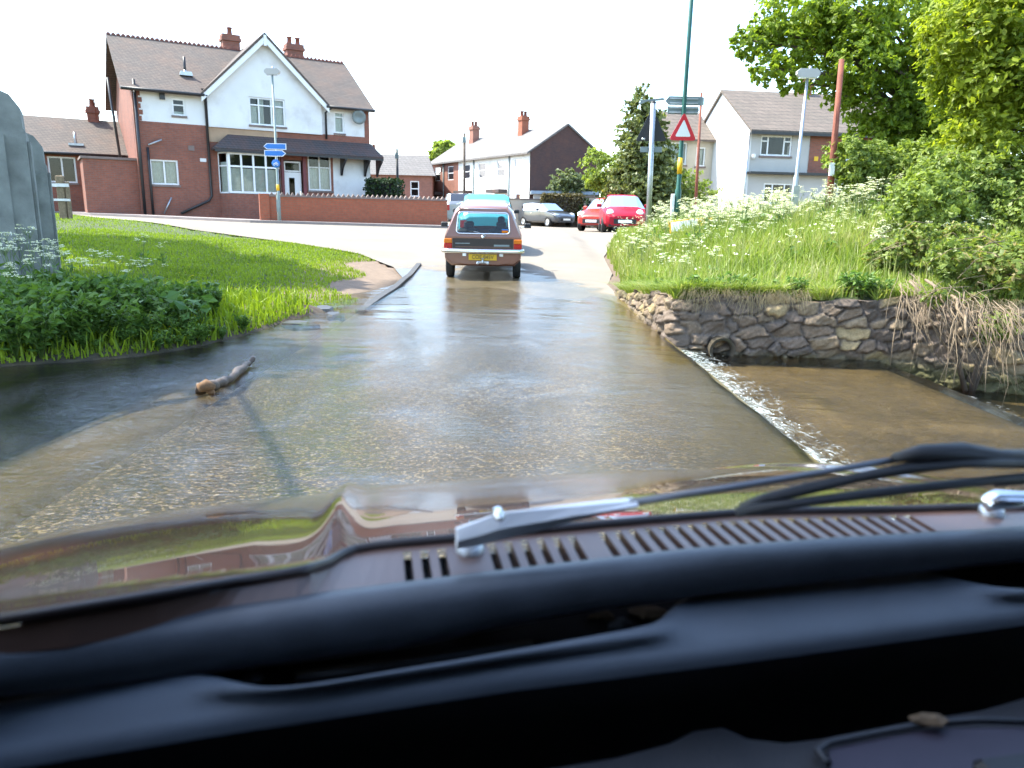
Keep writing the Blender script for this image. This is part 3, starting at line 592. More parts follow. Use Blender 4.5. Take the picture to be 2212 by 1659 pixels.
dock = leafy_proto('dock_plant', LD, 'plant', .30, 4, .095, M['leaf_dock'], 43, 'broad leaved plants on the left bank', True)
for i, (px, py, y) in enumerate([(330, 640, 7.6), (380, 620, 7.7), (420, 655, 7.3), (300, 670, 7.2), (350, 690, 6.9), (440, 690, 6.9), (270, 640, 7.6), (395, 700, 6.7)]):
    q = at(px, py, y=y); q.z = float(zg(q.x, q.y))
    if i == 0: dock.location = q
    else: copy_thing(dock, q, i*1.7, scale=.8+.05*i)

for i in range(26):
    x = random.uniform(1.85, 4.4); y = float(np.interp(x, [1.8, 4.0, 4.2, 4.55, 4.85], [7.98, 7.76, 7.68, 7.42, 7.28])) + random.uniform(.05, .3)
    c = copy_thing(net, (x, y, float(zg(x, y+.1))-.03), random.uniform(0, 6.28), 'leafy green weed growing on the top edge of the stone wall', random.uniform(.35, .75)); c['group'] = 'weeds on the stone wall top'
for i in range(30):
    x = random.uniform(-3.5, -2.62); y = float(np.interp(x, WL[:, 0], WL[:, 1])) + random.uniform(.03, .5); c = copy_thing(net, (x, y, float(zg(x, y))), random.uniform(0, 6.28), scale=random.uniform(.2, .5))
for i in range(22):
    y = random.uniform(8.15, 12.0); x = 1.78+random.uniform(.0, .22); c = copy_thing(net, (x, y, float(np.interp(y, [8, 8.6, 9.8, 11, 12.2], [.38, .34, .24, .12, .03]))-.03), random.uniform(0, 6.28), 'small leafy weed on the low mossy wall end beside the ford', random.uniform(.25, .55)); c['group'] = 'weeds on the low wall end'
# cow parsley
def parsley(name, label, h, seed, group):
    t = thing(name, label, 'plant', (0, 0, 0), 0, group); r = random.Random(seed); mb = MB(); C = []; LV = []; LO = []
    for k in range(5):
        a = r.uniform(0, 6.28); sp = r.uniform(.05, .30)*h; tip = Vector((math.cos(a)*sp, math.sin(a)*sp, h*r.uniform(.78, 1.05))); f = Vector((tip.x*.35, tip.y*.35, h*.45))
        mb.tube([(0, 0, 0), f, tip], [.005, .004, .0025], 5)
        for i in range(6): LV.append(f*r.uniform(.2, 1.2)+Vector((r.gauss(0, .08), r.gauss(0, .08), r.gauss(0, .05)))); LO.append((r.gauss(0, 1), r.gauss(0, 1), .6))
        for u in range(4):
            b = r.uniform(0, 6.28); e = tip + Vector((math.cos(b)*.07, math.sin(b)*.07, r.uniform(-.02, .04)))*h; mb.tube([tip-Vector((0, 0, .10*h)), e], [.002, .0012], 4)
            for i in range(13):
                c = r.uniform(0, 6.28); rr = .036*h*math.sqrt(r.random())*1.3; C.append(e+Vector((math.cos(c)*rr, math.sin(c)*rr, .012*r.random())))
    mb.build('stem', M['stem'], t); V, F = leaf_quads(np.array([tuple(q) for q in LV]), .085, seed, .6, 1.9, np.array(LO)); np_mesh('foliage', V, F, M['leaf_nettle'], t)
    V, F = leaf_quads(np.array([tuple(q) for q in C]), .020, seed+2, 1.6, 1.0); np_mesh('blossom', V, F, M['flower'], t); return t
GP = 'cow parsley on the right bank'; LP = 'tall cow parsley plant in white flower on the right grassy bank'
pr = [parsley('cow_parsley', LP, .85, 51+i, GP) for i in range(3)]; used = [0, 0, 0]
GL = 'cow parsley on the left bank'; LL = 'cow parsley plant with pale flower heads in front of the concrete piers'
def put(q, i, s, label=LP, group=GP):
    if not used[i] and label == LP: pr[i].location = q; pr[i].scale = (s,)*3; used[i] = 1
    else: c = copy_thing(pr[i], q, random.uniform(0, 6.28), label, s); c['group'] = group
rp = np.concatenate([scatter(60, 2.2, 5, 12, 17, rbank, 61), scatter(120, 4, 9.5, 11.5, 17, rbank, 62), scatter(26, 2.9, 4.6, 12.5, 15.5, rbank, 65), scatter(34, 4.6, 6.6, 9.5, 12.5, rbank, 66), scatter(16, 2.7, 4.0, 11.5, 12.4, rbank, 67), scatter(50, 3.6, 6.0, 17, 21, lambda x, y: rbank(x, y) & (x > .187*y), 63), scatter(26, 2.2, 7, 9.6, 12, rbank, 64)])
for i, q in enumerate(rp): put(q, i % 3, random.uniform(.55, 1.0) if q[1] > 12 else random.uniform(.4, .6))
for i, (px, py, y, s) in enumerate([(30, 560, 7.4, 1.1), (70, 540, 7.7, 1.15), (110, 560, 7.6, .95), (95, 640, 7.0, .9), (20, 640, 6.8, 1.0), (150, 600, 7.5, .9), (190, 640, 7.2, .9), (235, 600, 7.9, .8), (280, 620, 7.9, .7), (60, 700, 6.5, .8), (330, 600, 8.8, .65), (130, 520, 8.4, .9), (300, 480, 12, .8), (345, 480, 12.5, .6), (10, 500, 8.0, 1.0)]):
    q = at(px, py, y=y); q.z = float(zg(q.x, q.y)); put(q, i % 3, s*.8, LL, GL)

# ------------------------------------------------------------------ windows, roofs
def window(parent, x0, x1, z0, z1, y, vs=(), hs=(), fw=.07, curtain=None, arch=0, sill=True, name='window'):
    mb = MB(); yy = y+.05
    mb.box(x0, x0+fw, yy, yy+.06, z0, z1); mb.box(x1-fw, x1, yy, yy+.06, z0, z1)
    mb.box(x0+fw, x1-fw, yy, yy+.06, z0, z0+fw)
    if arch:
        n = 9; xs = [x0+fw+(x1-x0-2*fw)*i/n for i in range(n+1)]
        top = [(x, z1+arch*math.sin(math.pi*i/n)) for i, x in enumerate(xs)]
        mb.prism([(xs[0], z1-fw)]+[(xs[-1], z1-fw)]+top[::-1], 'y', yy, yy+.06)
    else: mb.box(x0+fw, x1-fw, yy, yy+.06, z1-fw, z1)
    for f in vs: x = x0+(x1-x0)*f; mb.box(x-fw*.45, x+fw*.45, yy+.003, yy+.057, z0+fw, z1-fw)
    for f, a, b in hs: z = z0+(z1-z0)*f; mb.box(x0+(x1-x0)*a+fw*.5, x0+(x1-x0)*b-fw*.5, yy+.006, yy+.054, z-fw*.4, z+fw*.4)
    w = mb.build(name, M['white'], parent)
    MB().quad((x0+fw*.5, yy+.03, z0+fw*.5), (x1-fw*.5, yy+.03, z0+fw*.5), (x1-fw*.5, yy+.03, z1-fw*.5), (x0+fw*.5, yy+.03, z1-fw*.5)).build('pane', M['pane'], w)
    cm = MB()
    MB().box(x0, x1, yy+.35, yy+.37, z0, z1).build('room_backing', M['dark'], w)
    for a, b, c, d in (curtain or []):
        n = 26; rows = []
        for zz in (z0+(z1-z0)*c, z0+(z1-z0)*d): rows.append([(x0+(x1-x0)*(a+(b-a)*i/n), yy+.14+.025*math.sin(i*1.9), zz) for i in range(n+1)])
        cm.loft(rows, False, False, True)
    if cm.v: cm.build('curtain', M['curtain'], w)
    if sill: MB().box(x0-.05, x1+.05, y-.05, y+.05, z0-.09, z0-.003).build('sill', M['stonecap'], w)
    return w
def gable_roof(parent, x0, x1, ye, yr, yb, ze, zr, m, th=.12, name='roof'):
    mb = MB()
    mb.prism([(ye, ze), (yr, zr), (yb, ze), (yb, ze-th), (yr, zr-th*1.2), (ye, ze-th)], 'x', x0, x1); return mb.build(name, m, parent)

# ------------------------------------------------------------------ main house on the left
a = at(308, 465, y=33); HO = (a.x, a.y); HZ = .86
H = thing('brick_house', 'large red brick and white rendered house with a front gable and tiled canopy', 'house', (HO[0], HO[1], HZ), R(32)); ZB[H.name] = HZ
EV = 6.1; D_ = 7.4
hol = dict(w1=(.46, 1.58, 2.23, 3.28), w2=(1.52, 2.05, 5.15, 5.85), wg=(4.72, 6.33, 5.0, 6.2), wr=(7.32, 8.45, 2.2, 3.88), wu=(8.68, 9.18, 4.92, 5.9), dr=(6.15, 7.06, 1.0, 3.55))
mb = MB().panel(0, 8.55, .4, 4.82, [hol['w1'], hol['wr'], hol['dr'], (3.3, 5.9, 1.95, 3.75)], 0)
mb.box(-.0, .10, .02, D_, .4, EV).box(10.35, 10.45, .02, D_, .4, EV).box(.1, 10.35, D_-.1, D_, .4, EV)
mb.panel(8.55, 10.45, 3.95, 4.82, [], 0); mb.panel(0, .22, 4.82, EV, [], -.012); mb.panel(10.2, 10.45, 4.82, EV, [], -.012)
mb.prism([(0, EV), (D_/2, 8.8), (D_, EV)], 'x', 0, .1); mb.prism([(0, EV), (D_/2, 8.8), (D_, EV)], 'x', 10.35, 10.45)
for k in range(5): mb.box(.2, .36 if k % 2 else .30, -.015, .0, 4.83+k*.25, 5.02+k*.25)
mb.build('brick_wall', M['brick'], H)
mb = MB().panel(.22, 10.2, 4.82, EV, [hol['w2'], hol['wg'], hol['wu']], 0); mb.panel(8.55, 10.45, .4, 3.95, [], 0)
mb.panel(2.95, 8.05, 4.82, 6.2, [hol['wg']], -.1, .2); mb.quad((2.95, -.1, 4.82), (2.95, -.1, 6.2), (2.95, 0, 6.2), (2.95, 0, 4.82))
mb.prism([(2.95, 6.2), (8.05, 6.2), (5.5, 8.72)], 'y', -.1, 0); mb.box(2.95, 8.05, -.1, 0, 4.78, 4.817)
mb.build('render_wall', M['render'], H)
MB().box(2.93, 5.95, -.03, -.003, 4.15, 4.77).build('painted_panel', M['tan'], H)
mb = MB()
for xa, xb, ya in ((-.45, 2.75, -.38), (2.75, 8.25, .05), (8.25, 10.6, -.38)):
    z_ = EV-.02+(ya+.38)*.6667; mb.prism([(ya, z_), (D_/2, 8.80), (D_+.38, EV-.02), (D_+.38, EV-.14), (D_/2, 8.66), (ya, z_-.12)], 'x', xa, xb)
mb.build('roof', M['tile'], H)
mb = MB()
for sx in (-1, 1):
    mb.prism([(5.5, 8.92), (5.5+sx*2.85, 6.12), (5.5+sx*2.85, 6.0), (5.5, 8.78)], 'y', -.42, 3.6)
mb.build('gable_roof', M['tile'], H)
mb = MB()
for sx in (-1, 1): mb.prism([(5.5, 8.80), (5.5+sx*2.83, 6.02), (5.5+sx*2.83, 5.76), (5.5, 8.50)], 'y', -.40, -.34)
mb.box(5.44, 5.56, -.44, -.405, 8.35, 8.8); mb.build('bargeboard', M['white'], H)
mb = MB()
for k in range(55):
    x = -.44+k*.2
    mb.prism([(x, 8.78), (x+.17, 8.78), (x+.17, 8.84), (x+.115, 8.87), (x+.085, 8.93), (x+.055, 8.87), (x, 8.84)], 'y', D_/2-.06, D_/2+.06)
mb.build('ridge_tiles', M['pot'], H)
MB().tube([(-.45, -.42, EV-.06), (2.8, -.42, EV-.06)], .055, 8).build('gutter', M['black'], H)
MB().tube([(8.2, -.42, EV-.06), (10.6, -.42, EV-.06)], .055, 8).build('gutter', M['black'], H)
def chimney(parent, x0, x1, y0, y1, z0, z1, m, pots=2, potm=None):
    mb = MB().box(x0, x1, y0, y1, z0, z1-.3).box(x0-.06, x1+.06, y0-.06, y1+.06, z1-.297, z1-.15).box(x0-.02, x1+.02, y0-.02, y1+.02, z1-.147, z1)
    c = mb.build('chimney', m, parent); yc = (y0+y1)/2
    for k in range(pots):
        x = x0+(x1-x0)*(k+.5)/pots; o = MB().lathe([(.13, z1), (.105, z1+.3), (.14, z1+.31), (.14, z1+.36), (.09, z1+.36), (.09, z1)], 12, (x, yc, 0)).build('chimney_pot', M['pot'], c)
    return c
chimney(H, 4.62, 5.42, D_/2+.3, D_/2+.9, 8.4, 9.55, M['brick'], 1); chimney(H, 7.72, 8.56, D_/2+.3, D_/2+.9, 8.4, 9.5, M['brick'], 2)
window(H, *hol['w1'], 0, (.5,), (), curtain=[(.05, .95, .04, .96)], arch=.12)
window(H, *hol['w2'], 0, (), ((.62, 0, 1),), curtain=[(.1, .9, .02, .25)])
window(H, *hol['wg'], -.1, (.27, .62), ((.72, 0, .62), (.72, .62, 1)), curtain=[(.05, .28, .03, .7), (.60, .96, .03, .97), (.3, .42, .03, .97)])
window(H, *hol['wr'], 0, (.5,), ((.64, 0, .5), (.64, .5, 1)), curtain=[(.03, .97, .03, .62)])
window(H, *hol['wu'], 0, (), ((.75, 0, 1),), curtain=[(.03, .97, .03, .97)])
# bay window
b = MB(); bx = [(3.25, 0), (3.55, -.62), (5.75, -.62), (6.0, 0)]
b.prism(bx, 'z', .4, 1.93); b.build('bay_base', M['brick'], H)
bw = window(H, 3.55, 5.75, 1.95, 3.72, -.67, (.26, .5, .75), ((.66, 0, .26), (.66, .26, .5), (.66, .5, .75), (.66, .75, 1)), curtain=[(.02, .98, .02, .62)], sill=False, name='bay_window', fw=.095)
b = MB()
for (xa, ya), (xb, yb) in ((bx[0], bx[1]), (bx[2], bx[3])):
    for f in (0.0, .88): b.prism([(xa+(xb-xa)*f, ya+(yb-ya)*f), (xa+(xb-xa)*(f+.12), ya+(yb-ya)*(f+.12)), (xa+(xb-xa)*(f+.12), ya+(yb-ya)*(f+.12)+.05), (xa+(xb-xa)*f, ya+(yb-ya)*f+.05)], 'z', 1.94, 3.72)
    for z in (1.94, 3.1, 3.66): b.prism([(xa, ya), (xb, yb), (xb, yb+.05), (xa, ya+.05)], 'z', z, z+.06)
b.build('side_frame', M['white'], bw)
b = MB()
for (xa, ya), (xb, yb) in ((bx[0], bx[1]), (bx[2], bx[3])): b.quad((xa, ya+.03, 1.98), (xb, yb+.03, 1.98), (xb, yb+.03, 3.68), (xa, ya+.03, 3.68))
b.build('side_pane', M['pane'], bw)
MB().quad((3.35, .0, 1.95), (3.62, -.5, 1.95), (3.62, -.5, 3.3), (3.35, 0, 3.3)).quad((5.68, -.5, 1.95), (5.9, 0, 1.95), (5.9, 0, 3.3), (5.68, -.5, 3.3)).build('side_curtain', M['curtain'], bw)
# door in its porch
d = MB().box(6.2, 7.0, .10, .15, 1.0, 3.0).build('front_door', M['white'], H)
MB().box(6.42, 6.68, .085, .098, 1.9, 2.75).build('door_pane', M['carglass_dark'], d); MB().box(6.43, 6.67, .1505, .2, 1.9, 2.75).build('door_backing', M['dark'], d)
MB().box(6.90, 6.95, .04, .098, 2.0, 2.14).build('handle', M['chrome'], d)
window(H, 6.2, 7.0, 3.02, 3.5, .06, sill=False, name='fanlight')
MB().box(6.04, 6.16, -.1, .1, .6, 3.8).box(7.06, 7.2, -.1, .1, .6, 3.8).build('porch_post', M['redpaint'], H)
# tiled canopy across the ground floor
mb = MB(); ys, zt, zb_ = -.8, 4.52, 3.88
mb.add([(3.0, ys, zb_), (10.85, ys, zb_), (10.5, -.02, zt), (3.75, -.02, zt), (3.0, ys, zb_-.09), (10.85, ys, zb_-.09), (10.85, -.02, zb_-.09), (3.0, -.02, zb_-.09), (10.85, -.02, zb_), (3.0, -.02, zb_)],
       [(0, 1, 2, 3), (4, 5, 1, 0), (5, 6, 8, 2, 1), (4, 0, 3, 9, 7), (7, 6, 5, 4)])
cnp = mb.build('canopy_roof', M['tile_dark'], H)
mb = MB()
for x in (8.9, 10.1, 10.74):
    mb.prism([(-.02, 3.76), (-.76, 3.76), (-.76, 3.64), (-.55, 3.5), (-.3, 3.3), (-.1, 2.95), (-.02, 2.95)], 'x', x, x+.09)
mb.box(3.0, 10.85, -.79, -.74, 3.70, 3.785); mb.build('canopy_bracket', M['black'], cnp)
for path, r_, nm in [([(.1, -.09, .75), (.1, -.09, EV+.35)], .06, 'drainpipe'), ([(.42, -.08, .8), (.42, -.08, 3.75)], .05, 'drainpipe'),
        ([(1.55, -.08, 1.02), (2.75, -.08, 1.6), (2.88, -.08, 1.8), (2.88, -.08, 5.9), (2.88, -.4, 6.05)], .055, 'drainpipe'), ([(8.45, -.4, 6.0), (8.25, -.08, 5.8), (8.25, -.08, 4.6)], .05, 'drainpipe')]:
    MB().tube(path, r_, 8).build(nm, M['black'], H)
MB().tube([(.45, -.1, 3.85), (1.0, -.1, 4.1)], .035, 8).build('waste_pipe', M['metal'], H); MB().tube([(.85, -.08, 1.0), (1.2, -.08, 1.7)], .03, 8).build('waste_pipe', M['metal'], H)
mb = MB().box(2.05, 2.3, -.03, -.003, 3.72, 3.93); mb.build('wall_vent', M['stonecap'], H); MB().box(2.5, 2.76, -.03, -.003, 3.27, 3.42).build('wall_vent', M['render'], H)
MB().box(1.05, 1.25, -.16, -.003, 5.75, 6.0).build('security_lamp', M['black'], H)
ds = MB().lathe([(.0, .05), (.2, .02), (.33, -.06), (.33, -.075), (.2, .0), (0, .03)], 20, (0, 0, HZ), 'y').build('satellite_dish', M['signback'], H); ds.location = (9.82, -.3, 5.7-HZ); ds.rotation_euler = (.2, 0, -.3)
MB().tube([(0, .05, HZ), (0, .28, HZ-.1)], .02, 6).build('dish_arm', M['metal'], ds)
fl = MB().tube([(2.32, 1.05, 6.9), (2.32, 1.05, 7.75)], .055, 10).build('roof_flue', M['black'], H); MB().tube([(2.32, 1.05, 6.9), (2.32, 1.05, 7.2)], .07, 10).prism([(2.05, 6.95), (2.6, 6.95), (2.55, 7.12), (2.1, 7.12)], 'y', .78, .95).build('lead_flashing', M['metal'], fl)
# side lean-to and rear wing with its own roof
MB().box(-2.05, -.003, .35, 2.6, .4, 3.2).build('outhouse', M['brick'], H); MB().box(-2.12, -.003, .28, 2.65, 3.203, 3.3).build('outhouse_coping', M['stonecap'], H)
MB().tube([(-.55, 1.2, 3.3), (-.75, 1.2, 6.6)], .055, 8).build('boiler_flue', M['black'], H)
MB().panel(-5.2, -.1, .4, 3.56, [(-3.25, -2.15, 2.28, 3.42)], 4.0).box(-5.2, -5.1, 4.02, 9, .4, 3.56).build('rear_wing_wall', M['brick'], H)
gable_roof(H, -5.3, -.003, 3.7, 6.6, 9.5, 3.6, 5.35, M['tile'], name='rear_wing_roof')
MB().tube([(-5.3, 3.66, 3.55), (-.1, 3.66, 3.55)], .06, 8).build('gutter', M['black'], H)
window(H, -3.25, -2.15, 2.28, 3.42, 4.0, (.5,), (), curtain=[])
chimney(H, -1.35, -.85, 6.4, 6.9, 5.2, 5.95, M['brick'], 1)
fl = MB().tube([(-2.05, 4.5, 4.05), (-2.05, 4.5, 4.55)], .06, 10).build('roof_flue', M['metal'], H); MB().box(-2.35, -1.75, 4.2, 4.5, 3.95, 4.05).build('lead_flashing', M['metal'], fl)
an = MB().tube([(-1.0, 6.2, 5.3), (-1.0, 6.2, 9.2)], .018, 6).build('aerial_mast', M['rust'], H); MB().tube([(-1.3, 6.2, 6.9), (-.7, 6.2, 6.9)], .012, 5).build('aerial_arm', M['metal'], an)

# garden wall, hedge and gate bits
wa, wb = at(584, 481, y=28.6), at(966, 490, y=31.2); wl = (wb-wa).length; ang = math.atan2(wb.y-wa.y, wb.x-wa.x)
G = thing('garden_wall', 'orange brick garden wall with toothed coping along the pavement', 'wall', (wa.x, wa.y, .7), ang)
MB().box(0, wl, 0, .22, -.3, 1.02).build('brick_wall', M['brick_new'], G); mb = MB().box(-.02, wl+.02, -.03, .25, 1.023, 1.08)
n = int(wl/.19)
for k in range(n): x = k*.19+.03; mb.prism([(x, 1.08), (x+.15, 1.08), (x+.075, 1.19)], 'y', .02, .2)
mb.build('toothed_coping', M['stonecap'], G)
MB().box(-.35, -.003, -.06, .29, -.3, 1.12).build('end_pier', M['brick_new'], G)
q = at(824, 424, y=36); hd = thing('dark_hedge', 'clipped dark green hedge between the house and the garden wall', 'hedge', (q.x, 36, .7))
r = np.random.default_rng(5)
def hedge_fill(parent, x0, x1, y0, y1, z0, z1, n, size, m, seed, core):
    r = np.random.default_rng(seed); C = np.stack([r.uniform(x0, x1, n), r.uniform(y0, y1, n), r.uniform(z0, z1, n)], -1); k = r.integers(0, 3, n)
    C[k == 0, 1] = y0+r.normal(0, .05, (k == 0).sum()); C[k == 1, 2] = z1+r.normal(0, .05, (k == 1).sum()); e = k == 2; C[e, 0] = np.where(r.random(e.sum()) < .5, x0, x1)+r.normal(0, .05, e.sum())
    V, F = leaf_quads(C, size, seed); np_mesh('foliage', V, F, m, parent); MB().box(x0+.1, x1-.1, y0+.1, y1, z0-.4, z1-.1).build('branches', core, parent)
hedge_fill(hd, -.75, .8, 0, 1.6, .2, 2.0, 2600, .10, M['leaf_dark'], 6, M['dark'])
q = at(138, 464, y=24); gt = thing('notice_post', 'weathered pale timber gate post with grey rails beside the concrete piers', 'post', (q.x, 24, float(zg(q.x, 24))))
MB().bbox(-.12, .12, -.06, .06, 0, 1.32, .02).build('timber_post', M['deadwood'], gt); MB().bbox(.16, .26, -.05, .05, 0, 1.15, .02).build('side_rail', M['deadwood'], gt)
MB().box(-.35, .3, -.09, -.063, .98, 1.08).box(-.35, .3, -.09, -.063, .55, .62).build('cross_rail', M['metal'], gt); MB().tube([(-.38, 0, 0), (-.38, 0, 1.42)], .035, 8).build('steel_tube', M['metal'], gt)

# concrete piers at the far left
def pier(px0, px1, pytop, y, wdt, label):
    a, b = at(px0, pytop, y=y), at(px1, pytop, y=y); zt = (a.z+b.z)/2; zb = float(zg(b.x, y))
    w2 = wdt/2; th = R(30); t = thing('concrete_pier', label, 'pier', (b.x-(w2*math.cos(th)+.3*math.sin(th)), y-(w2*math.sin(th)-.3*math.cos(th)), zb-.2), th); ZB[t.name] = 0; h = zt-zb+.2
    pr_ = [(-w2, 0), (w2, 0), (w2, h-.40), (w2-.02, h-.37), (w2-.025, h-.16), (w2-.11, h-.03), (w2-.18, h), (-w2, h)]
    MB().prism(pr_, 'y', -.3, .3).build('pier_body', M['concrete'], t)
    MB().prism([(-w2+.1, 0), (w2-.2, 0), (w2-.2, h-.45), (-w2+.1, h-.45)], 'y', -.345, -.303).build('raised_panel', M['concrete'], t)
    MB().box(w2+.003, w2+.03, -.2, .2, 0, h-.5).build('corner_rib', M['concrete'], t)
    return t
pier(-60, 44, 198, 8.5, 1.7, 'nearest grey weathered concrete pier with chamfered top on the left bank')
pier(20, 92, 289, 10.6, 1.2, 'lower concrete pier standing behind the largest pier on the left bank')

# ------------------------------------------------------------------ right-hand house
q = at(1610, 460, y=36); RZ = .5
Rh = thing('rendered_house', 'semi-detached house with white gable end, grey rendered front and red brick half', 'house', (q.x, 36, RZ), R(8)); ZB[Rh.name] = RZ
hu = (.47, 2.0, 4.12, 5.02); hl = (.8, 2.3, 1.95, 2.9); h3 = (4.45, 5.5, 4.0, 5.0); h4 = (3.9, 5.2, 1.6, 3.0)
mb = MB().panel(0, 2.88, .2, 5.25, [hu, hl], 0).panel(2.88, 9, .2, 3.35, [h4], 0); mb.build('front_wall', M['render_grey'], Rh)
MB().panel(2.88, 9, 3.35, 5.25, [h3], -.02, .14).build('brick_wall', M['brick'], Rh)
mb = MB().prism([(0, .2), (7, .2), (7, 5.25), (3.5, 7.35), (0, 5.25)], 'x', -.1, -.003); mb.box(0, 9, 6.9, 7, .2, 5.25); mb.build('gable_wall', M['render'], Rh)
gable_roof(Rh, -.2, 9.2, -.35, 3.5, 7.35, 5.22, 7.5, M['tile_conc']); MB().box(-.2, 9.2, -.4, -.33, 5.02, 5.14).build('gutter', M['black'], Rh)
MB().box(-.1, 9, -.45, -.003, 3.28, 3.38).build('canopy_ledge', M['black'], Rh)
window(Rh, *hu, 0, (.24, .76), ((.72, 0, .24), (.72, .76, 1)), curtain=[]); window(Rh, *hl, 0, (.3, .7), ((.75, 0, .3),), curtain=[(.0, .1, 0, 1)]); window(Rh, *h3, -.02, (.35,), ((.7, 0, .35),), curtain=[]); window(Rh, *h4, 0, (.2, .5), ((.8, 0, 1),), curtain=[])
MB().lathe([(0, 0), (.07, .02), (.09, .1), (.09, .2), (0, .22)], 10, (.12, -.12, 3.95)).build('security_lamp', M['white'], Rh)
MB().box(3.15, 3.35, -.04, -.022, 3.95, 4.15).build('wall_plaque', M['yellow'], Rh)
MB().tube([(-.18, -.1, .5), (-.18, -.1, 5.1)], .045, 8).build('drainpipe', M['metal'], Rh)
chimney(Rh, 3.9, 4.5, 3.3, 3.9, 7.2, 8.0, M['brick_new'], 1)
MB().panel(-3.5, -.103, .2, 5.2, [(-2.75, -1.5, 3.9, 5.0), (-1.0, -.5, 3.85, 4.8)], 4.2).box(-3.5, -3.4, 4.22, 7, .2, 5.2).build('rear_wing_wall', M['render_cream'], Rh)
mb = MB(); mb.add([(-3.7, 3.9, 5.15), (-.105, 3.9, 5.15), (-.105, 6.4, 6.75), (-3.3, 6.4, 6.75), (-3.7, 8.9, 5.15), (-.105, 8.9, 5.15), (-3.7, 3.9, 5.05), (-.105, 3.9, 5.05)], [(0, 1, 2, 3), (3, 2, 5, 4), (0, 3, 4), (6, 7, 1, 0)])
mb.build('rear_wing_roof', M['tile_conc'], Rh)
window(Rh, -2.75, -1.5, 3.9, 5.0, 4.2, (.75,), (), curtain=[(.02, .98, .02, .98)]); window(Rh, -1.0, -.5, 3.85, 4.8, 4.2, (), (), curtain=[(.02, .98, .02, .98)])
MB().lathe([(0, 0), (.1, 0), (.1, .12), (0, .14)], 10, (-.75, 4.1, 2.9)).build('wall_lamp', M['black'], Rh)

# ------------------------------------------------------------------ terrace in the middle, three houses in a row
TZ = .45
def terrace(i, label, wallm):
    L0, L1 = 5.4*i, 5.4*(i+1)-.004; wd = 5.9
    t = thing('terraced_house', label, 'house', (.92, 52, TZ), R(30.5), 'terraced houses beyond the junction'); ZB[t.name] = TZ
    # local x = across the gable, local y = along the street front (front faces -x)
    rot = MB(); ev = 5.45
    wn = [(L0+.9, L0+2.0, 3.9, 5.0), (L0+3.4, L0+4.5, 3.9, 5.0), (L0+3.3, L0+4.6, 1.2, 2.7), (L0+1.0, L0+1.9, .5, 2.7)]
    p = MB().panel(L0, L1, .2, ev, wn, 0); rot.v = [(y, x, z) for x, y, z in p.v]; rot.f = [f[::-1] for f in p.f]; rot.sm = p.sm; rot.build('front_wall', wallm, t)
    if i == 0: MB().prism([(.05, .2), (wd, .2), (wd, ev), (wd/2, 7.25), (.05, ev)], 'y', L0-.003, L0+.2).build('gable_wall', M['brick_old'], t)
    if i == 2: MB().prism([(.05, .2), (wd, .2), (wd, ev), (wd/2, 7.25), (.05, ev)], 'y', L1-.2, L1).build('gable_wall', M['brick_far'], t)
    MB().box(wd-.1, wd, L0, L1, .2, ev).build('rear_wall', M['brick_far'], t)
    MB().prism([(-.3, ev-.12), (wd/2, 7.4), (wd+.3, ev-.12), (wd+.3, ev-.24), (wd/2, 7.26), (-.3, ev-.24)], 'y', L0-(.12 if i == 0 else 0), L1).build('roof', M['tile_far'], t)
    if i != 1: chimney(t, 2.2, 2.8, *((5.4-.6, 5.396) if i == 0 else (12.6, 13.3)), 6.4, 8.3, M['brick_new'] if i == 0 else M['brick_far'], 2)
    for k, (a, b, c, d) in enumerate(wn):
        f = MB(); f.box(.04, .10, a, a+.07, c, d).box(.04, .10, b-.07, b, c, d).box(.04, .10, a+.07, b-.07, d-.07, d).box(.04, .10, a+.07, b-.07, c, c+.07).box(.04, .10, a+.07, b-.07, (c+d)/2-.03, (c+d)/2+.03)
        w = f.build('window' if k < 3 else 'door_frame', M['white'], t); MB().quad((.07, a, c), (.07, b, c), (.07, b, d), (.07, a, d)).build('pane', M['pane'], w)
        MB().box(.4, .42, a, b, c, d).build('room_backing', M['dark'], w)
    MB().box(-.7, -.003, L0+3.0, L0+4.9, 2.75, 3.0).build('bay_canopy', M['tile_dark'], t)
    MB().tube([(-.06, L0+2.7, .5), (-.06, L0+2.7, ev-.2)], .045, 6).build('drainpipe', M['greypole'], t)
    return t
terrace(0, 'nearest terraced house with white front and dark brick gable end', M['render']); terrace(1, 'middle terraced house of the row with white rendered front', M['render']); terrace(2, 'farthest terraced house of the row with orange brick front', M['brick_far'])

# far brick house closing the street
q = at(800, 425, y=60); Fh = thing('far_brick_house', 'distant brick house with grey roof and white window surrounds closing the street', 'house', (q.x-.5, 60, .45), R(4)); ZB[Fh.name] = .45
wn = [(1.6, 2.3, 2.5, 3.7), (3.6, 4.3, 2.5, 3.7)]; MB().panel(-.3, 5.3, .2, 4.15, wn, 0).box(-.3, -.2, .02, 5, .2, 4.15).box(5.2, 5.3, .02, 5, .2, 4.15).build('front_wall', M['brick_far'], Fh)
mb = MB(); mb.add([(-.6, -.3, 4.1), (5.6, -.3, 4.1), (4.9, 2.5, 5.8), (-.3, 2.5, 5.8), (5.6, 5.3, 4.1), (-.6, 5.3, 4.1)], [(0, 1, 2, 3), (3, 2, 4, 5), (1, 4, 2), (0, 3, 5)]); mb.build('roof', M['tile_far'], Fh)
for w_ in wn: window(Fh, *w_, 0, (), ((.5, 0, 1),), fw=.09)
MB().box(-.3, 5.3, -.12, -.003, .5, 1.5).build('white_plinth', M['render'], Fh); chimney(Fh, .2, .7, 2.2, 2.7, 5.4, 6.2, M['brick_far'], 2)
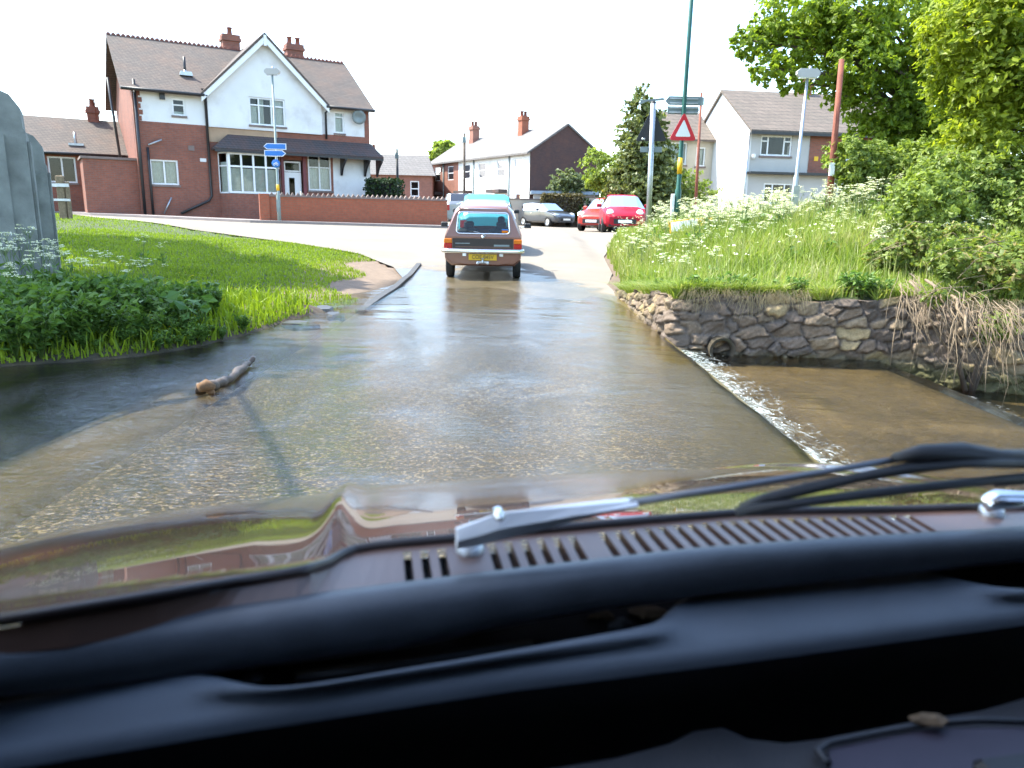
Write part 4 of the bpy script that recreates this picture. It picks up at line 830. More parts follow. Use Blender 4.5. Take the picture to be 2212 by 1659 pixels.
# cream boundary wall and hedge behind the grey car
q = thing('boundary_wall', 'cream rendered boundary wall behind the parked grey car', 'wall', (-1.6, 49, .45), R(2))
MB().box(0, 3.2, 0, .2, -.2, 1.75).build('tall_wall', M['render_cream'], q); MB().box(3.2, 5.6, 0, .2, -.2, .95).build('low_wall', M['render_cream'], q); MB().box(5.6, 8.6, 0, .2, -.2, 1.95).build('end_wall', M['render_cream'], q)
MB().box(-.05, 3.2, -.04, .24, 1.753, 1.82).box(5.6, 8.65, -.04, .24, 1.953, 2.02).build('wall_coping', M['stonecap'], q)
q = thing('brown_hedge', 'patchy brown and green hedge growing over the low part of the cream wall', 'hedge', (2.9, 48.4, .5)); hedge_fill(q, -1.2, 1.35, 0, .9, .3, 2.0, 2600, .13, M['leaf_brown'], 16, M['bark'])
q = thing('small_round_bush', 'small dark clipped bush at the end of the brown hedge', 'bush', (4.5, 48.2, .5)); crown('foliage', [(4.5, 48.2, 1.35, .5, .4, .85)], 1400, .12, M['leaf_dark'], q, 18)
q = thing('flat_roof_shed', 'low shed with pale blue flat roof behind the cream wall', 'shed', (1.6, 50.2, .45)); ZB[q.name] = 0
MB().box(-.4, 3.6, 0, 2.5, 0, 2.15).build('shed_wall', M['render_grey'], q); MB().box(-.6, 3.8, -.2, 2.7, 2.153, 2.35).build('shed_roof', simple('pale_blue_roof', (.30, .38, .46), .5), q)

# ------------------------------------------------------------------ lamps, posts and signs
def lamp_post(px, pyb, pyt, y, label, group, m, zb=None, head=.38):
    b, tp = at(px, pyb, y=y), at(px, pyt, y=y); z0 = float(zg(b.x, y)) if zb is None else zb; h = tp.z-z0
    t = thing('street_lamp', label, 'street lamp', (b.x, y, z0), 0, group)
    k = min(.8, y/24); MB().tube([(0, 0, -.1), (0, 0, 1.0), (0, 0, 1.05), (0, 0, h-.05)], [.085*k, .085*k, .055*k, .042*k], 10).build('pole', m, t)
    MB().box(-.055, .055, -.089, -.075, .4, .85).build('access_door', m, t)
    ln = MB().loft([[((x*sx+ox)*k, yy*.75*k, z) for x, yy in ((-.34, -.1), (.34, -.12), (.34, .12), (-.34, .1))] for sx, ox, z in ((.75, 0, h-.12*k), (1, 0, h-.04*k), (1.02, 0, h+.05*k), (.7, 0, h+.13*k))], True, True).build('lamp_head', M['render_grey'], t)
    MB().box(-.25*k, .25*k, -.07*k, .07*k, h-.145*k, h-.121*k).build('lens', M['lens'], ln); MB().lathe([(.05*k, h+.13*k), (.05*k, h+.2*k), (0, h+.22*k)], 8, (.03, 0, 0)).build('photocell', M['metal'], ln); return t, h
L1, h1 = lamp_post(604, 482, 155, 28.2, 'grey street lamp with blue cycle route signs in front of the garden wall', 'street lamps', M['greypole'])
def plate(parent, name, pts, y, th, m, zoff=0): return MB().prism(pts, 'y', y-th, y).build(name, m, parent)
def arrow(x0, x1, z0, z1, left):
    c = (z0+z1)/2; k = .12
    return [(x0, c), (x0+k, z0), (x1, z0), (x1, z1), (x0+k, z1)] if left else [(x0, z0), (x1-k, z0), (x1, c), (x1-k, z1), (x0, z1)]
for (x0, x1, za, zb_, lf) in ((-.42, .40, 2.62, 2.83, True), (-.40, .38, 2.38, 2.59, False)):
    s1 = plate(L1, 'direction_sign', arrow(x0, x1, za, zb_, lf), -.07, .02, M['signwhite']); plate(s1, 'sign_face', arrow(x0+.022, x1-.022, za+.02, zb_-.02, lf), -.0925, .003, M['blue'])
s1 = MB().lathe([(.0, -.10), (.15, -.10), (.15, -.08), (0, -.08)], 20, (0, 0, 2.13), 'y').build('cycle_sign', M['blue'], L1)
mb = MB()
for cx in (-.055, .055): mb.lathe([(.038, -.104), (.038, -.101), (.026, -.101), (.026, -.104), (.038, -.104)], 14, (cx, 0, 2.10), 'y')
for a_, b_ in (((-.055, 2.10), (-.02, 2.17)), ((-.02, 2.17), (.045, 2.17)), ((.055, 2.10), (.04, 2.19)), ((-.02, 2.17), (0, 2.10)), ((0, 2.10), (.045, 2.17))): mb.tube([(a_[0], -.103, a_[1]), (b_[0], -.103, b_[1])], .007, 5)
mb.build('cycle_symbol', M['signwhite'], s1)
MB().tube([(0, 0, 1.18), (0, 0, 1.40)], .058, 10).build('yellow_band', M['yellow'], L1)
L2, h2 = lamp_post(1712, 450, 158, 14.2, 'slim pale street lamp leaning slightly in front of the grey rendered house', 'street lamps', M['metal'])
L2.rotation_euler = (0, R(.8), 0)

# tall green pole with direction boards, warning triangle and yellow band
b = at(1462, 455, y=20); z0 = float(zg(b.x, 20)); T = thing('green_lamp_column', 'tall dark green column with red warning triangle, grey sign backs and yellow band', 'pole', (b.x, 20, z0), 0); T.rotation_euler = (0, R(.25), 0)
MB().tube([(0, 0, -.1), (0, 0, 1.15), (0, 0, 1.2), (0, 0, 4.2), (0, 0, 8.5)], [.08, .08, .058, .055, .045], 12).build('pole', M['greenpole'], T)
zz = lambda py: at(1468, py, y=20).z - z0
MB().prism([(-.47, (zz(207)+zz(228))/2), (-.38, zz(207)), (.47, zz(207)), (.44, zz(226)), (-.38, zz(226))], 'y', .07, .10).build('direction_board', M['signback'], T)
MB().prism([(-.40, zz(229)), (.38, zz(229)), (.40, zz(237)), (.36, zz(246)), (-.40, zz(246))], 'y', .07, .10).build('direction_board', M['signback'], T)
mb = MB()
for py in (212, 222, 232, 242): mb.box(-.36, .36, .05, .068, zz(py)-.018, zz(py)+.018)
mb.build('sign_rail', M['metal'], T)
def rounded_tri(cx, z0_, w, h, rad, n=5):
    P = [Vector((cx-w/2, z0_)), Vector((cx+w/2, z0_)), Vector((cx, z0_+h))]; out = []
    for i in range(3):
        p, a_, b_ = P[i], P[i-1], P[(i+1) % 3]; u, v_ = (a_-p).normalized(), (b_-p).normalized(); s_, e_ = p+u*rad*1.7, p+v_*rad*1.7
        for k in range(n+1): f = k/n; q_ = s_.lerp(p, f).lerp(p.lerp(e_, f), f); out.append((q_.x, q_.y))
    return out
zt, zb_ = zz(247), zz(304); hh_ = zt-zb_
tri = MB().prism(rounded_tri(0, zb_, hh_*1.1, hh_*1.08, .06), 'y', -.10, -.075).build('warning_triangle', M['red'], T)
MB().prism(rounded_tri(0, zb_+.09, hh_*1.1-.30, hh_*1.08-.27, .03), 'y', -.104, -.1005).build('sign_face', M['signwhite'], tri)
MB().tube([(0, 0, zz(376)), (0, 0, zz(341))], .066, 12).build('yellow_band', M['yellow'], T)
MB().bbox(-.17, -.085, -.06, .06, .35, 1.05, .01).build('white_reflector', M['signwhite'], T)
# silver post seen from behind its signs
b = at(1399, 516, y=18); z0 = float(zg(b.x, 18)); P_ = thing('sign_post', 'silver steel post carrying a black backed triangular sign beside the road', 'sign', (b.x, 18, z0), 0); P_.rotation_euler = (0, R(-.9), 0)
top = at(1393, 222, y=18).z - z0; zz = lambda py: at(1393, py, y=18).z - z0
MB().tube([(0, 0, -.1), (0, 0, top)], [.06, .06], 14).build('pole', M['metal'], P_); MB().lathe([(.065, top), (.065, top+.025), (0, top+.045)], 12).build('pole_cap', M['rubber'], P_)
MB().prism(rounded_tri(0, zz(304), .72, .75, .04), 'y', .065, .09).build('warning_triangle', M['signdark'], P_)
MB().box(-.24, .26, .07, .09, zz(328), zz(316)).build('small_plate', M['signback'], P_); MB().prism([(-.30, top-.03), (-.14, top+.04), (.28, top+.07), (.24, top+.12), (-.28, top+.07)], 'y', .06, .09).build('top_bracket', M['signback'], P_)
MB().tube([(-.19, .03, zz(302)), (-.19, .03, zz(298))], .045, 10).build('clip', M['metal'], P_)
def pole(px0, py0, px1, py1, y, r_, label, m, bits=True, name='utility_pole'):
    a_, b_ = at(px0, py0, y=y), at(px1, py1, y=y); z0 = float(zg(b_.x, y)); t = thing(name, label, 'pole', (b_.x, y, z0-.2)); d = Vector((a_.x-b_.x, 0, a_.z-b_.z)); h = a_.z-z0+.2
    t.rotation_euler = (0, math.atan2(d.x, d.z)*.5, 0); MB().tube([(0, 0, 0), (0, 0, h)], [r_*1.15, r_*.8], 10).build('shaft', m, t)
    if bits: MB().box(-.09, .09, -.12, -.05, h-.5, h-.2).build('junction_box', M['greypole'], t); MB().lathe([(r_*.9, h), (0, h+.05)], 10).build('pole_cap', M['metal'], t)
    return t
t = pole(1514, 200, 1507, 400, 32, .06, 'thin rust red pole standing left of the white gable house', M['rust']); MB().tube([(0, -.09, 1.0), (0, -.09, 1.45)], .09, 8).build('white_sleeve', M['signwhite'], t)
t = pole(1816, 128, 1798, 385, 14.4, .058, 'thick rust brown wooden utility pole rising into the tree', M['rust'], False); MB().bbox(-.10, .0, -.14, -.1, 1.15, 1.38, .01).build('white_notice', M['signwhite'], t)
pole(857, 322, 860, 428, 42, .075, 'dark slender utility pole behind the dark hedge', M['signdark']); pole(1003, 288, 1003, 440, 43, .07, 'brown utility pole in front of the terraced houses', M['bark'])
# yellow and white board lying in the flowers
q = at(1487, 500, y=14.6); t = thing('fallen_road_sign', 'yellow and white temporary sign board lying among the cow parsley', 'sign', (q.x, 14.6, q.z), R(6)); t.rotation_euler = (R(-18), R(-7), R(5)); t.scale = (.8,)*3
MB().bbox(-.45, .42, -.02, .02, 0, .30, .01).build('board', M['yellow'], t); MB().prism([(-.41, .03), (.22, .03), (.26, .27), (-.40, .26)], 'y', -.0255, -.0205).build('white_face', M['signwhite'], t); MB().bbox(.40, .62, -.02, .02, .18, .27, .01).build('leg', M['yellow'], t)

# ------------------------------------------------------------------ cars
def ring_of(w, st):
    # half-section from the underside centre to the roof centre, mirrored
    hs = [(0, st['z0']), (w*.82, st['z0']), (w*.97, st['z0']+.10), (w, st['zm']), (w*.985, st['zb']), (st['wr'], st['zr']-st.get('rr', .05)), (st['wr']*.82, st['zr']), (0, st['zr']+.012)]
    return hs
def shell(parent, sts, m, glass_m, win, lean=None, rear_glass=None, front_glass=None, name='body'):
    """sts: stations from rear to front; win: list of (i, j) station ranges with side glass"""
    rings = []
    for st in sts:
        h = ring_of(st['w'], st); full = h + [(-x, z) for x, z in h[-2:0:-1]]
        rings.append([(x, st['y']+st.get('ln', 0)*max(0, z-st['zb']), z) for x, z in full])
    n = len(rings[0]); skip = set(); gl = MB(); k1, k2 = 4, n-1-4-0
    for i, j in win:
        for a_ in range(i, j): skip |= {(a_, 4), (a_, n-5)}
        for k in (4, n-5):
            ra = [[Vector(rings[a_][k]), Vector(rings[a_][(k+1) % n])] for a_ in range(i, j+1)]
            gl.loft([[tuple(p*.998+Vector((0, p.y*.002, p.z*.002))) for p in r_] for r_ in ra], False)
    for rng in (rear_glass, front_glass):
        if rng:
            for a_ in range(*rng):
                for k in (5, 6, n-7, n-6): skip.add((a_, k))
                for k in (5, 6, n-7, n-6):
                    gl.quad(rings[a_][k], rings[a_][(k+1) % n], rings[a_+1][(k+1) % n], rings[a_+1][k])
    mb = MB(); mb.loft(rings, True, True, False, skip); b = mb.build(name, m, parent); b.data.polygons.foreach_set('use_smooth', [True]*len(b.data.polygons))
    md = b.modifiers.new('bev', 'BEVEL'); md.width = .025; md.segments = 2; md.limit_method = 'ANGLE'; md.angle_limit = R(28)
    md = b.modifiers.new('wn', 'WEIGHTED_NORMAL')
    gl.build('windows', glass_m, parent); return b, rings
def wheel(parent, x, y, rad, wd, hub=None):
    w = MB().lathe([(rad*.62, -wd/2), (rad*.92, -wd/2), (rad, -wd/2+.025), (rad, wd/2-.025), (rad*.92, wd/2), (rad*.62, wd/2), (rad*.62, -wd/2)], 24, (x, y, rad), 'x').build('wheel', M['tyre'], parent)
    s = 1 if x > 0 else -1; o = wd/2*s; mb = MB(); mb.lathe([(rad*.63, o*.9), (rad*.58, o*.75), (rad*.2, o*.8), (rad*.16, o*.98), (0, o*.98)], 20, (x, y, rad), 'x'); mb.build('rim', hub or M['alloy'], w); return w
def hatchback(label, loc, rz, paint, group=None, plate_f=None, glassm='carglass_dark', lights='oval', wide=.86, ht=1.45, ln=4.0, name='hatchback_car', grille=True):
    t = thing(name, label, 'car', loc, rz, group); w = wide; k = ln/4.0; v = ht/1.45
    S_ = lambda y, w_, z0, zm, zb, wr, zr, l_=0: dict(y=y*k, w=w_, z0=z0, zm=zm*v, zb=zb*v, wr=wr, zr=zr*v, ln=l_)
    sts = [S_(0, w*.86, .34, .6, .86, w*.72, .98), S_(.10, w*.95, .28, .6, .92, w*.76, 1.10), S_(.42, w, .24, .6, .95, w*.72, 1.40), S_(1.25, w, .22, .6, .95, w*.73, 1.45), S_(1.33, w, .22, .6, .95, w*.73, 1.45), S_(2.15, w, .22, .6, .93, w*.70, 1.40),
           S_(2.22, w, .22, .6, .93, w*.70, 1.385), S_(2.95, w*.99, .22, .6, .90, w*.80, .97), S_(3.5, w*.96, .24, .55, .80, w*.74, .86), S_(3.85, w*.86, .26, .5, .70, w*.64, .74), S_(4.0, w*.70, .30, .48, .60, w*.5, .63)]
    b, _ = shell(t, sts, paint, M[glassm], [(2, 3), (4, 5), (6, 7)], rear_glass=(1, 2), front_glass=(6, 7))
    for y in (.75, 3.25):
        for s in (-1, 1): wheel(t, s*(w-.09), y*k, .31, .2)
    for s in (-1, 1):
        if lights == 'round': MB().lathe([(.0, .06), (.10, .05), (.14, .0), (.14, -.12)], 18, (s*w*.66, 3.80*k, .74*v), 'y').build('headlight', M['lens'], t)
        else: MB().loft([[(s*(w*.50), 3.88*k, .66*v), (s*w*.50, 3.86*k, .76*v), (s*w*.5, 3.6*k, .8*v)], [(s*w*.87, 3.84*k, .66*v), (s*w*.9, 3.72*k, .80*v), (s*w*.9, 3.45*k, .86*v)]], False).build('headlight', M['lens'], t)
        MB().box(s*w*.74-.06, s*w*.74+.06, -.03, .06, .72*v, .95*v).build('tail_light', M['redlens'], t)
        mr = MB().bbox(s*(w+.09)-.1, s*(w+.09)+.1, 2.3*k, 2.42*k, .95*v, 1.08*v, .03).build('door_mirror', paint, t)
        MB().box(s*(w+.006)-.008, s*(w+.006)+.008, 1.5*k, 1.66*k, .80*v, .83*v).build('handle', M['chrome'], t)
    MB().box(-w*.5, w*.5, 3.99*k, 4.02*k, .36, .52*v).build('grille', M['signdark'], t)
    MB().box(-w*.72, w*.72, 3.93*k, 3.985*k, .27, .34).build('lower_bumper', M['signdark'], t)
    MB().box(-.26, .26, 4.023*k, 4.035*k, .40, .51).build('number_plate', M['signwhite'], t)
    for sx in (-.36, .36): MB().bbox(sx-.24, sx+.24, 1.35*k, 1.5*k, .4, 1.2*v, .05).build('seat', M['seatcloth'], t)
    return t
gz = lambda x, y: float(zg(x, y))+.012
q = at(1198, 492, y=46); hatchback('dark grey hatchback parked by the cream wall beyond the junction', (q.x-1.6, 46+3.2, gz(q.x, 46)), R(180+33), M['greycar'], ln=4.2, ht=1.46)
q = at(1355, 509, y=29.3); hatchback('bright red car facing the camera with round headlights behind the silver post', (q.x+.15, 29.3+3.8, gz(q.x, 30)), R(180-4), M['redcar'], lights='round', wide=.86, ht=1.52, ln=3.8, name='small_red_car')
q = at(1290, 499, y=33.5); hatchback('orange red car half hidden behind the bright red car', (q.x+1.4, 36.6, gz(q.x, 35)), R(180-28), M['orangered'], wide=.82, ln=3.6, ht=1.5, name='small_red_car')
hatchback('pale silver car mostly hidden between the garden wall and the turquoise car', (-2.15, 31.6, gz(-2, 33)), R(8), M['silvercar'], wide=.84, ln=4.0, ht=1.42)

# turquoise fastback ahead of the brown estate
zt = float(zg(-.7, 19.5))
t = thing('turquoise_car', 'turquoise small saloon driving directly ahead of the brown estate car', 'car', (-.68, 18.6, zt)); t.rotation_euler = (R(2), 0, R(3))
S_ = lambda y, w, z0, zm, zb, wr, zr, l=0: dict(y=y, w=w, z0=z0, zm=zm, zb=zb, wr=wr, zr=zr, ln=l)
shell(t, [S_(0, .62, .4, .6, .80, .52, .86), S_(.12, .70, .3, .6, .86, .58, .93), S_(.5, .71, .25, .6, .88, .56, 1.26), S_(1.0, .72, .24, .6, .89, .56, 1.385), S_(1.08, .72, .24, .6, .89, .56, 1.39), S_(1.8, .72, .24, .6, .89, .54, 1.36), S_(1.86, .72, .24, .6, .89, .54, 1.35), S_(2.4, .68, .26, .6, .88, .56, .93), S_(3.2, .5, .3, .55, .74, .42, .78)],
      M['turq'], M['carglass'], [(2, 3), (4, 5), (6, 7)], rear_glass=(1, 2), front_glass=(6, 7))
for s in (-1, 1):
    wheel(t, s*.62, .55, .26, .15); MB().box(s*.58-.08, s*.58+.08, -.02, .05, .6, .78).build('tail_light', M['redlens'], t); MB().bbox(s*.82-.07, s*.82+.07, 1.95, 2.02, .9, 1.0, .02).build('door_mirror', M['signdark'], t)
MB().box(-.7, .7, -.07, -.02, .44, .52).build('bumper', M['chrome'], t)
for sx in (-.3, .3): MB().bbox(sx-.2, sx+.2, 1.2, 1.32, .4, 1.12, .05).build('seat', M['seatcloth'], t)

# brown estate just climbing out of the ford
zc = float(zroad(-.57, 14.2)); B = thing('brown_estate_car', 'brown three door estate car with chrome bumper and yellow number plate leaving the ford', 'car', (-.575, 13.75, zc-.02)); B.rotation_euler = (R(1.7), 0, R(.6))
S_ = lambda y, w, z0, zm, zb, wr, zr, l=0: dict(y=y, w=w, z0=z0, zm=zm, zb=zb, wr=wr, zr=zr, ln=l, rr=.09)
st = [S_(0.0, .69, .30, .52, .78, .50, 1.275, .22), S_(.05, .705, .26, .52, .79, .515, 1.30, .2), S_(.30, .715, .24, .52, .80, .525, 1.335, .1), S_(1.15, .72, .24, .52, .80, .53, 1.36), S_(1.22, .72, .24, .52, .80, .53, 1.36), S_(1.95, .72, .24, .52, .80, .52, 1.33), S_(2.0, .72, .24, .52, .80, .52, 1.32), S_(2.5, .70, .26, .52, .80, .58, .86), S_(3.3, .52, .3, .5, .68, .42, .72)]
rings = []
for s_ in st:
    h = ring_of(s_['w'], s_); full = h+[(-x, z) for x, z in h[-2:0:-1]]; rings.append([(x, s_['y']+s_['ln']*max(0, z-s_['zb']), z) for x, z in full])
n = len(rings[0]); skip = set(); gl = MB()
for i, j in ((2, 3), (4, 5), (6, 7)):
    for k in (4, n-5): skip.add((i, k)); gl.quad(*[tuple(Vector(p)*.999) for p in (rings[i][k], rings[i][k+1], rings[j][k+1], rings[j][k])])
for k in (5, 6, n-7, n-6): skip.add((6, k)); gl.quad(rings[6][k], rings[6][k+1], rings[7][k+1], rings[7][k])
mb = MB(); mb.loft(rings, True, False, True, skip); mb.poly(rings[-1])
# rear panel: lower face, then the tailgate with a window opening
rear = rings[0]; ry = lambda z: .22*max(0, z-.78)
lower = [(-.69, .78), (-.69, .40), (-.56, .30), (.56, .30), (.69, .40), (.69, .78)]; mb.poly([(x, 0, z) for x, z in lower])
def tri_ring(pts): return [(x, ry(z)-.0, z) for x, z in pts]
outer = [(-.68, .78), (.68, .78), (.50, 1.185), (.41, 1.275), (-.41, 1.275), (-.50, 1.185)]; inner = [(-.475, .845), (.475, .845), (.455, 1.15), (.40, 1.21), (-.40, 1.21), (-.455, 1.15)]
mb.loft([tri_ring(outer), tri_ring(inner)], True)
mb.loft([tri_ring(inner), [(x*.99, y+.06, z) for x, y, z in tri_ring(inner)]], True)
body = mb.build('body', M['brown'], B, smooth=True); md = body.modifiers.new('wn', 'EDGE_SPLIT'); md.split_angle = R(35)
gl.build('windows', M['carglass'], B); MB().poly([(x, y+.02, z) for x, y, z in tri_ring(inner)]).build('rear_window', M['carglass'], B)
def rrect(pts, r_, n_=4):
    out = []
    for i, p in enumerate(pts):
        p = Vector(p); a_ = Vector(pts[i-1]); b_ = Vector(pts[(i+1) % len(pts)]); s_ = p+(a_-p).normalized()*r_; e_ = p+(b_-p).normalized()*r_
        for k in range(n_+1): f = k/n_; q_ = s_.lerp(p, f).lerp(p.lerp(e_, f), f); out.append(tuple(q_))
    return out
fr_ = rrect([(x, ry(z)-.006, z) for x, z in ((-.485, .838), (.485, .838), (.45, 1.212), (-.45, 1.212))], .07)
MB().tube(fr_+fr_[:2], .012, 6, False).build('window_trim', M['chrome'], B)
MB().box(-.545, .545, -.014, -.003, .575, .752).build('tail_panel', M['brown2'], B)
mb = MB().box(-.5, .5, -.018, -.0145, .598, .606); mb.build('trim_strip', M['brown'], B)
MB().box(-.50, -.24, -.018, -.0145, .655, .672).build('badge', M['signback'], B); MB().box(.20, .48, -.018, -.0145, .615, .648).build('badge', M['signback'], B)
for s in (-1, 1):
    lb = MB().bbox(*sorted((s*.56, s*.705)), -.03, .04, .575, .665, .01).build('tail_light', M['redlens'], B); MB().bbox(*sorted((s*.56, s*.705)), -.03, .04, .668, .745, .01).build('amber_lens', M['amber'], lb)
    MB().bbox(*sorted((s*.30, s*.37)), -.05, -.003, .44, .49, .008).build('reversing_lamp', M['lens'], B); MB().bbox(s*.86-.07, s*.86+.07, 1.98, 2.05, .86, .96, .02).build('door_mirror', M['signdark'], B)
    wheel(B, s*.625, .52, .275, .145); MB().tube([(s*.70, 1.98, .86), (s*.82, 2.0, .9)], .012, 5).build('mirror_arm', M['chrome'], B)
wheel(B, .0, 2.9, .26, .14)
bp = [(-.74, .16, .53), (-.735, .02, .53), (-.70, -.06, .53), (-.60, -.085, .53), (0, -.10, .53), (.60, -.085, .53), (.70, -.06, .53), (.735, .02, .53), (.74, .16, .53)]
MB().tube(bp, .040, 10, True, .55).build('bumper', M['chrome'], B)
MB().prism([(-.66, .49), (.66, .49), (.60, .34), (.30, .29), (-.30, .29), (-.60, .34)], 'y', -.02, -.003).build('rear_valance', M['brown'], B)
pl = MB().bbox(-.255, .255, -.07, -.055, .37, .475, .004).build('number_plate', M['plate_y'], B)
text_mesh('COE 845V', .098, 'plate_text', M['signdark'], pl, Matrix.Translation((0, -.072, .4225)) @ Matrix.Rotation(math.pi/2, 4, 'X') @ Matrix.Scale(.92, 4, (1, 0, 0)))
MB().lathe([(0, .0), (.025, .01), (.03, .03), (.02, .05), (.012, .08), (.03, .10)], 12, (.0, -.11, .31)).box(-.11, .11, -.06, -.03, .315, .35).build('tow_ball', M['metal'], B)
for s in (-1, 1): MB().lathe([(0, -.04), (.028, -.03), (.028, .02)], 10, (s*.09, -.06, .32), 'y').build('tow_socket', M['lens'], B)
wp = MB().tube([(.05, -.0, .80), (-.02, .02, .84), (-.17, .035, .875)], [.012, .009, .006], 6).build('rear_wiper', M['metal'], B); MB().tube([(-.03, .02, .845), (-.30, .045, .885)], .008, 5).build('wiper_blade', M['rubber'], wp)
MB().lathe([(0, -.03), (.03, -.02), (.03, .01)], 12, (0, -.0, .775), 'y').build('tailgate_lock', M['chrome'], B)
MB().box(.34, .45, ry(.9)+.0, ry(.9)+.004, .86, .90).build('window_sticker', M['amber'], B); MB().box(.34, .45, ry(.92)+.0, ry(.92)+.004, .905, .925).build('window_sticker', M['blue'], B)
MB().box(-.44, .44, .25, .7, .80, .81).build('parcel_shelf', M['seatcloth'], B)
for sx in (-.32, .32):
    s_ = MB().bbox(sx-.22, sx+.22, 1.25, 1.37, .4, .87, .05).build('seat', M['seatcloth'], B); MB().bbox(sx-.10, sx+.10, 1.27, 1.35, .89, 1.01, .03).build('headrest', M['seatcloth'], s_)
mb = MB(); mb.tube([(-.47, .0, 1.345), (-.47, 1.9, 1.37)], .012, 6).tube([(.47, .0, 1.345), (.47, 1.9, 1.37)], .012, 6); mb.build('roof_gutter', M['chrome'], B)
# driver
def person(loc, label):
    t = bpy.data.meshes.new('person'); J = [(0, 0, .35), (0, -.02, .60), (0, -.02, .80), (0, 0, .90), (0, .02, 1.0), (0, .03, 1.10), (.2, 0, .78), (.26, .16, .58), (.20, .42, .62), (-.2, 0, .78), (-.26, .16, .58), (-.20, .42, .62), (.1, .42, .36), (-.1, .42, .36)]
    E = [(0, 1), (1, 2), (2, 3), (3, 4), (4, 5), (2, 6), (6, 7), (7, 8), (2, 9), (9, 10), (10, 11), (0, 12), (0, 13)]; rad = [.15, .14, .15, .055, .085, .075, .065, .05, .035, .065, .05, .035, .075, .075]
    t.from_pydata(J, E, []); o = link_mesh('person', t, M['shirt'], None); o.location = loc; sk = o.modifiers.new('skin', 'SKIN'); o.modifiers.new('sub', 'SUBSURF').levels = 1
    for v_, r_ in zip(t.skin_vertices[0].data, rad): v_.radius = (r_, r_)
    t.skin_vertices[0].data[0].use_root = True; return tag(o, label, 'person')
pp_ = Vector((-.575+.30, 13.75+1.5, zc+.04)); person(pp_, 'driver in dark clothing at the wheel of the brown estate car')

# ------------------------------------------------------------------ trees and shrubs
def pxclumps(lst, y, jy=.8, sq=.85):
    out = []; r = random.Random(len(lst)+int(y*10))
    for px, py, rp in lst:
        q = at(px, py, y=y+r.uniform(-jy, jy)); s = rp*y/FPX; out.append((q.x, q.y, q.z, s*1.1, s*1.05, s*sq))
    return out
def ground_at(x, y, dz=-.15): return (x, y, float(zg(x, y))+dz)
tree('broadleaf_tree', 'large green tree with drooping branches over the street lamp on the right', ground_at(10.6, 17.5), .22,
     pxclumps([(1625, 92, 36), (1665, 60, 34), (1720, 30, 62), (1700, 100, 46), (1660, 150, 34), (1790, 60, 66), (1770, 140, 54), (1715, 170, 34), (1850, 20, 70), (1860, 130, 66), (1830, 205, 40), (1905, 220, 66), (1885, 300, 46), (1940, 60, 80), (2040, 20, 70), (2040, 130, 86), (1990, 250, 80), (1960, 330, 60), (2080, 270, 80), (2130, 30, 90), (2160, 170, 90)], 16.5), 42000, .08, M['leaf_tree'], 71, 'trees on the right bank')
tree('broadleaf_tree', 'bright yellow green young tree at the far right edge', ground_at(9.5, 11.5), .13,
     pxclumps([(2120, 50, 85), (2200, 150, 110), (2090, 170, 70), (2190, 300, 100), (2110, 290, 70), (2250, 40, 110), (2040, 60, 45), (2120, 400, 60)], 11.5, .6), 24000, .066, M['leaf_bright'], 72, 'trees on the right bank')
def bush(name, label, lst, y, n, size, m, seed, group=None, cat='bush', core=True):
    cl = pxclumps(lst, y, .35); cx = sum(c[0] for c in cl)/len(cl); t = thing(name, label, cat, ground_at(cx, y, -.05), 0, group); b = Vector(t.location); mb = MB()
    for c in cl:
        e = Vector(c[:3]); mb.tube([(0, 0, 0), (e-b)*.5+Vector((0, 0, .1)), e-b], [.03, .02, .008], 5)
    if 'bramble' in name:
        rr_ = random.Random(seed); cn = MB()
        for _ in range(26):
            c = rr_.choice(cl); e = Vector(c[:3])-b; d = Vector((rr_.gauss(0, 1)*c[3], -abs(rr_.gauss(.6, .4))*c[4], rr_.gauss(.1, .5)*c[5])); q = e+d; l = Vector((rr_.uniform(-.5, .5), rr_.uniform(-.15, .1), rr_.uniform(-.25, .25))); cn.tube([q-l*.5, q+Vector((0, -.03, .07)), q+l*.5], [.004, .0035, .002], 4)
        cn.build('dead_canes', M['deadwood'], t)
    mb.build('stems', M['bark'], t); crown('foliage', cl, n, size, m, t, seed); return t
GB = 'bushes along the right bank'
bush('bramble_bush', 'bramble bush trailing over the root tangle above the weir', [(2120, 560, 60), (2190, 590, 75), (2200, 680, 65), (2230, 760, 60), (2150, 640, 40), (2060, 560, 45)], 8.0, 13000, .046, M['leaf_bramble'], 73, GB)
bush('bramble_bush', 'tall pale green bramble mass below the bright young tree', [(2000, 440, 70), (2080, 460, 80), (2160, 440, 90), (2220, 500, 90), (2040, 380, 60), (1960, 510, 50), (2130, 370, 60), (2220, 400, 70)], 10.5, 30000, .05, M['leaf_shrub'], 74, GB)
bush('bramble_bush', 'low bramble and goosegrass spilling over the top of the stone wall beside the roots', [(1960, 545, 42), (2010, 580, 45), (2060, 610, 40), (1990, 520, 40), (2075, 530, 50), (2110, 600, 40), (1905, 560, 34)], 8.9, 11000, .038, M['leaf_bramble'], 82, GB)
bush('bramble_bush', 'thin bramble sprays hanging among the roots low on the stone wall', [(2100, 650, 30), (2165, 700, 34), (2020, 640, 22), (2195, 770, 30), (2130, 720, 22)], 7.25, 2600, .036, M['leaf_bramble'], 83, GB)
bush('leafy_shrub', 'leafy shrub behind the cow parsley at the foot of the large tree', [(1900, 370, 60), (1950, 420, 60), (1860, 385, 40), (1985, 360, 60), (1840, 340, 45)], 14.5, 15000, .065, M['leaf_shrub'], 75, GB)
